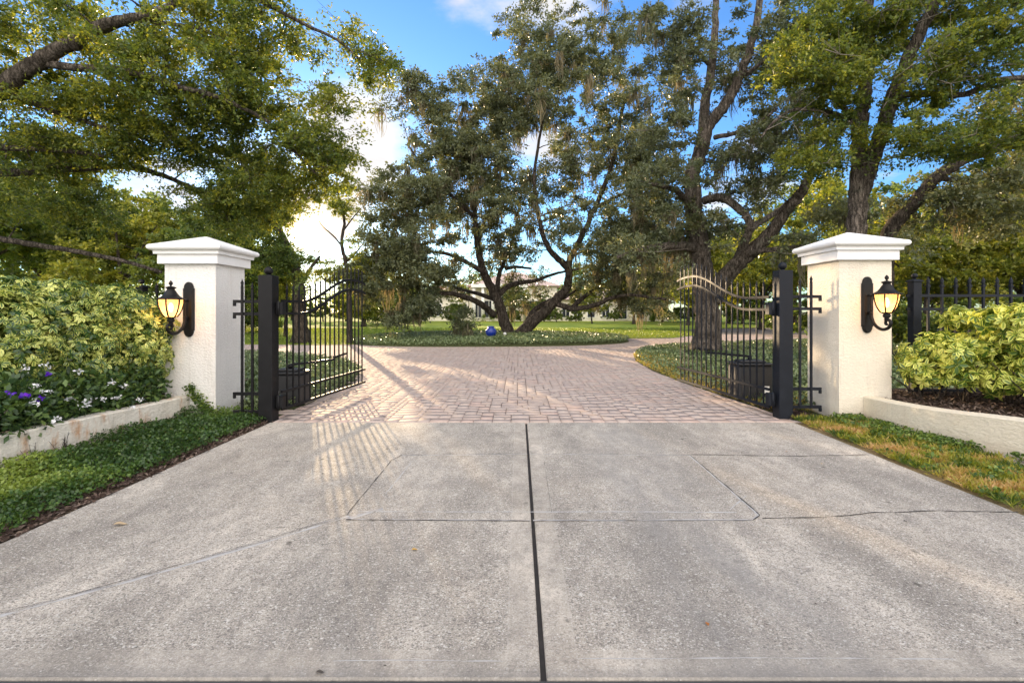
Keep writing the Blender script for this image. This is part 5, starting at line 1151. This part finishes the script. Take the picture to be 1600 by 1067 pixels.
# two slimmer trees seen through the left gate
Ya = 19.5
limbs = [([Vector((pxx(470, Ya), Ya, 0))] + V3([(469, 490, Ya), (466, 440, Ya), (455, 400, Ya), (430, 350, Ya), (400, 300, Ya)]), 0.32, 0.08), (V3([(467, 450, Ya), (485, 420, Ya), (500, 400, Ya)]), 0.12, 0.04), (V3([(460, 410, Ya), (430, 400, Ya - .5), (390, 395, Ya - 1)]), 0.12, 0.04)]
make_tree((pxx(470, Ya), Ya, 0), limbs, [(400, 330, 60, 60, 19, 2.5, 1), (420, 400, 60, 30, 19, 2, 1), (350, 370, 60, 40, 19, 2, 1), (400, 270, 40, 40, 19, 2, .8), (500, 440, 45, 16, 19, 1.5, .6)], 170, 260, 0.10, 0.055, M['leaf_far'], M['bark'], 'mid sized tree seen through the left gate nearest its post', 'oak_tree', 106, clump_r=(0.4, 0.9))
Yb = 19.2
limbs = [([Vector((pxx(546, Yb), Yb, 0))] + V3([(546, 500, Yb), (545, 450, Yb), (540, 410, Yb), (534, 380, Yb), (538, 345, Yb), (530, 310, Yb), (526, 280, Yb)]), 0.13, 0.03),
         (V3([(535, 385, Yb), (520, 368, Yb), (505, 355, Yb), (498, 345, Yb)]), 0.045, 0.015), (V3([(537, 360, Yb), (552, 340, Yb), (565, 325, Yb)]), 0.04, 0.015), (V3([(540, 410, Yb), (556, 395, Yb), (568, 380, Yb)]), 0.05, 0.02)]
make_tree((pxx(546, Yb), Yb, 0), limbs, [(527, 428, 13, 20, Yb, .5, 1.2), (548, 436, 16, 14, Yb, .5, 1), (477, 424, 12, 9, Yb, .4, .8), (530, 290, 38, 34, Yb, 1.0, 1), (545, 330, 30, 24, Yb, .8, .8), (560, 400, 26, 40, Yb, 1, 1), (512, 425, 26, 26, Yb, 1, .9), (500, 265, 26, 20, Yb, .8, .7)], 95, 150, 0.08, 0.04, M['leaf_near'], M['bark'], 'slender young tree standing against the setting sun', 'young_tree', 107, clump_r=(0.25, 0.5), filt=False, tint=(0.2, 1))

# background trees: several shapes, copied and turned
def bg_proto(seed, h, w_, L, m, name, label, n=120, per=150, trunk=0.25, low=False):
    rng = np.random.default_rng(seed); lm = [([Vector((0, 0, 0)), Vector((0.1, 0, h * .2)), Vector((0.2, .1, h * .45)), Vector((0, .2, h * .75))], trunk, trunk * .3)]; lb = []
    for i in range(6):
        a = i * 1.05 + rng.random(); z = h * (rng.uniform(.15, .75) if low else rng.uniform(.3, .85)); r_ = w_ * .5 * rng.uniform(.4, .75)
        e = Vector((math.cos(a) * r_, math.sin(a) * r_, z)); lm.append(([Vector((0.1, 0, z * .5)), e * .5 + Vector((0, 0, z * .25)), e], trunk * .45, trunk * .15))
        lb.append((e, Vector((w_ * .26, w_ * .26, h * .17)), 1.0))
    if low:
        for i in range(5): a = i * 1.3; lb.append((Vector((math.cos(a) * w_ * .28, math.sin(a) * w_ * .28, h * .15)), Vector((w_ * .22, w_ * .22, h * .14)), 1.2))
    lb.append((Vector((0, 0, h * .85)), Vector((w_ * .25, w_ * .25, h * .16)), 1.0)); lb.append((Vector((0, 0, h * .55)), Vector((w_ * .4, w_ * .4, h * .22)), 1.0))
    return make_tree((0, 0, 0), lm, lb, n, per, L, L * .55, m, M['bark'], label, name, seed, 'trees standing beyond the drive and lawn', filt=False, lobes_are_world=True, clump_r=(h * .05, h * .11), tint=(0, 1.0))
make_tree((-11.6, 24, 0), [([Vector((-11.6, 24, 0)), Vector((-11.55, 24, 1.6)), Vector((-11.6, 24, 3.2)), Vector((-11.55, 24, 4.6))], 0.07, 0.02)],
          [(Vector((-11.75, 24, 2.8)), Vector((0.7, 0.7, 1.2)), 1), (Vector((-11.7, 24.1, 4.0)), Vector((0.55, 0.6, 0.9)), 1)], 110, 150, 0.10, 0.052, M['leaf_yellow'], M['bark'],
          'slim golden leaved young tree just right of the left gate post', 'young_tree', 108, clump_r=(0.2, 0.4), filt=False, lobes_are_world=True, tint=(0.1, 0.8))
xg = pxx(568, 40)
make_tree((xg, 40, 0), [([Vector((xg, 40, 0)), Vector((xg + .1, 40, 1.5)), Vector((xg, 40.1, 4.5))], 0.2, 0.06)],
          [(Vector((xg, 40, 4.2)), Vector((2.3, 1.6, 1.7)), 1), (Vector((xg - 0.2, 40, 1.9)), Vector((2.5, 1.6, 1.4)), 1)], 190, 260, 0.16, 0.085, M['leaf_yellow'], M['bark'],
          'golden round tree beyond the lawn just behind the tip of the left gate leaf', 'oak_tree', 109, clump_r=(0.35, 0.8), filt='sun', lobes_are_world=True, tint=(0, 0.9))
protos = [bg_proto(201, 11, 11, 0.26, M['leaf_far'], 'oak_tree', 'x', 130, 170),
          bg_proto(202, 9, 8, 0.22, M['leaf_yellow'], 'oak_tree', 'x', 110, 170, 0.2),
          bg_proto(203, 14, 10, 0.26, M['leaf_far'], 'oak_tree', 'x', 140, 170, 0.28),
          bg_proto(204, 2.6, 4.2, 0.15, M['leaf_far'], 'round_bush', 'x', 90, 130, 0.08, True),
          bg_proto(205, 6, 6, 0.14, M['leaf_yellow'], 'oak_tree', 'x', 120, 200, 0.14),
          bg_proto(206, 6.5, 6.5, 0.17, M['leaf_far'], 'broad_tree', 'x', 170, 170, 0.16, True)]
BG = [  # px, distance, prototype, scale, label
    (-60, 26, 0, 1.0, 'big tree at the far left edge behind the hedge'),
    (70, 30, 2, 0.9, 'tall tree behind the hedge, second from the left edge'),
    (190, 27, 4, 1.3, 'yellowish tree behind the hedge just left of the white pillar'),
    (150, 44, 0, 1.1, 'distant round tree beyond the hedge, left of the white pillar'),
    (270, 33, 0, 0.9, 'tree directly behind the white pillar'),
    (20, 48, 2, 1.1, 'tallest distant tree beyond the hedge at far left'),
    (345, 42, 0, 1.0, 'distant tree showing over the right shoulder of the white pillar'),
    (400, 52, 2, 0.8, 'distant tall tree just left of the setting sun'),
    (505, 60, 3, 1.3, 'low round bush under the setting sun beyond the lawn'),
    (455, 66, 3, 1.5, 'broad low bush beyond the lawn under the sun glare'),
    (575, 56, 3, 1.3, 'round dark bush beyond the left tip of the gate leaf'),
    (615, 50, 4, 0.9, 'small yellow green tree beyond the lawn left of the house'),
    (640, 58, 3, 1.2, 'clipped bush at the left end of the house'),
    (705, 57, 3, 0.9, 'dark bush in front of the left house wing'),
    (598, 46, 5, 0.8, 'broad leafy tree down to the grass left of the house'), (640, 54, 5, 0.7, 'broad tree covering the left end of the house'), (712, 58, 5, 0.45, 'rounded tree standing against the left house wing'),
    (800, 57, 5, 0.75, 'leafy tree in front of the porch seen between the oak forks'), (850, 59, 5, 0.55, 'rounded tree against the main house seen over the right fork'), (900, 58, 5, 0.4, 'rounded tree at the first windows of the right house wing'),
    (1035, 54, 5, 0.9, 'broad tree covering the right end of the house'), (1090, 58, 5, 0.9, 'broad leafy tree beyond the lawn behind the thick trunk'), (1160, 48, 5, 0.8, 'broad leafy tree beyond the right gate leaf'), (540, 62, 5, 0.75, 'broad tree beyond the lawn behind the slender young tree'),
    (380, 30, 5, 0.8, 'broad leafy tree seen between the white pillar and its post'), (300, 26, 5, 0.9, 'broad leafy tree low behind the white pillar'),
    (925, 50, 4, 0.7, 'small yellow green tree in front of the right house wing'), (870, 56, 3, 0.7, 'dark bush between the main house and its right wing'), (990, 48, 1, 0.75, 'golden tree in front of the right end of the house'), (785, 55, 3, 0.9, 'round bush in front of the house porch'),
    (1075, 44, 1, 0.8, 'yellow green tree on the lawn just left of the thick trunked oak'),
    (1020, 60, 1, 1.1, 'yellow green tree at the right end of the house'),
    (960, 60, 3, 0.7, 'small bush before the right house windows'),
    (1140, 50, 0, 1.0, 'dark tree beyond the right gate leaf'),
    (1110, 30, 4, 1.0, 'small sunlit tree behind the thick trunked oak'),
    (1175, 62, 3, 1.3, 'long low bush seen through the right gate'),
    (1190, 34, 1, 1.0, 'sunlit yellow tree beyond the right gate post'),
    (1240, 46, 2, 0.9, 'tall distant tree behind the right side panel'),
    (1235, 25, 3, 1.0, 'round bush behind the right gate post'),
    (1300, 30, 1, 1.1, 'sunlit tree directly behind the cream pillar'),
    (1400, 40, 0, 1.1, 'distant tree just right of the cream pillar'),
    (1445, 21, 4, 1.0, 'yellow leaved small tree behind the right fence post'),
    (1520, 23, 1, 0.85, 'glowing yellow tree behind the middle of the right fence'),
    (1600, 20, 4, 1.1, 'yellow leaved small tree behind the right end of the fence'),
    (1480, 30, 0, 0.9, 'green tree between the two yellow ones behind the right fence'),
    (1640, 30, 2, 0.9, 'tall tree at the far right edge behind the fence'),
    (1560, 48, 2, 1.1, 'tallest distant tree behind the right fence'),
    (1360, 15.5, 3, 0.8, 'dark bush hiding behind the cream pillar'), (1470, 13.5, 3, 0.7, 'dark bush behind the left half of the right fence'), (1590, 13, 3, 0.75, 'dark bush behind the right end of the fence'),
    (120, 16, 3, 0.9, 'bush behind the left part of the tall hedge'), (215, 14, 3, 0.7, 'bush behind the hedge beside the white pillar'),
    (760, 92, 0, 0.9, 'distant tree behind the middle of the house'), (900, 95, 2, 0.75, 'distant tall tree behind the right part of the house'), (660, 90, 0, 0.8, 'distant tree behind the left wing of the house'), (980, 88, 0, 0.9, 'distant tree behind the right end of the house'), (590, 85, 0, 0.7, 'distant tree beyond the bushes left of the house'), (830, 98, 1, 0.9, 'distant tree rising behind the main roof'),
]
used = set()
rngb = np.random.default_rng(77)
for px, Y, k, s, lb in BG:
    o = protos[k] if k not in used else copy_tree(protos[k]); used.add(k)
    o.location = (pxx(px, Y), Y, 0); 
    o.rotation_euler = (0, 0, rngb.uniform(0, 6.28)); s *= rngb.uniform(0.95, 1.05); o.scale = (s, s, s)
    o['label'] = lb; o['category'] = 'bush' if k in (3,) else 'tree'; o['group'] = 'bushes beyond the drive' if k in (3,) else 'trees standing beyond the drive and lawn'
# a far wood closes the view to left and right
rng = np.random.default_rng(301)
P = []
for x0_, x1_, yy in ((-95, -44, 80), (-20, 22, 118), (14, 95, 74), (-60, -44, 100)):
    for _ in range(26):
        c = np.array([rng.uniform(x0_, x1_), yy + rng.uniform(-5, 8), rng.uniform(2.0, 7.0)]); P.append(c + rng.normal(size=(600, 3)) * [1.8, 1.8, 1.5])
P = np.concatenate(P); P = P[P[:, 2] > 0.1]
D = unit(rng.normal(size=(len(P), 3))); V, Fc = leaf_quads(P, D, 0.42, 0.24, rng)
tag(link('far_wood', np_mesh('far_wood', V, Fc, 4, {'tint': np.repeat(rng.random(len(P)), 4)}), M['leaf_far']), 'hazy far wood closing the view beyond the lawn', 'wood', kind='stuff')
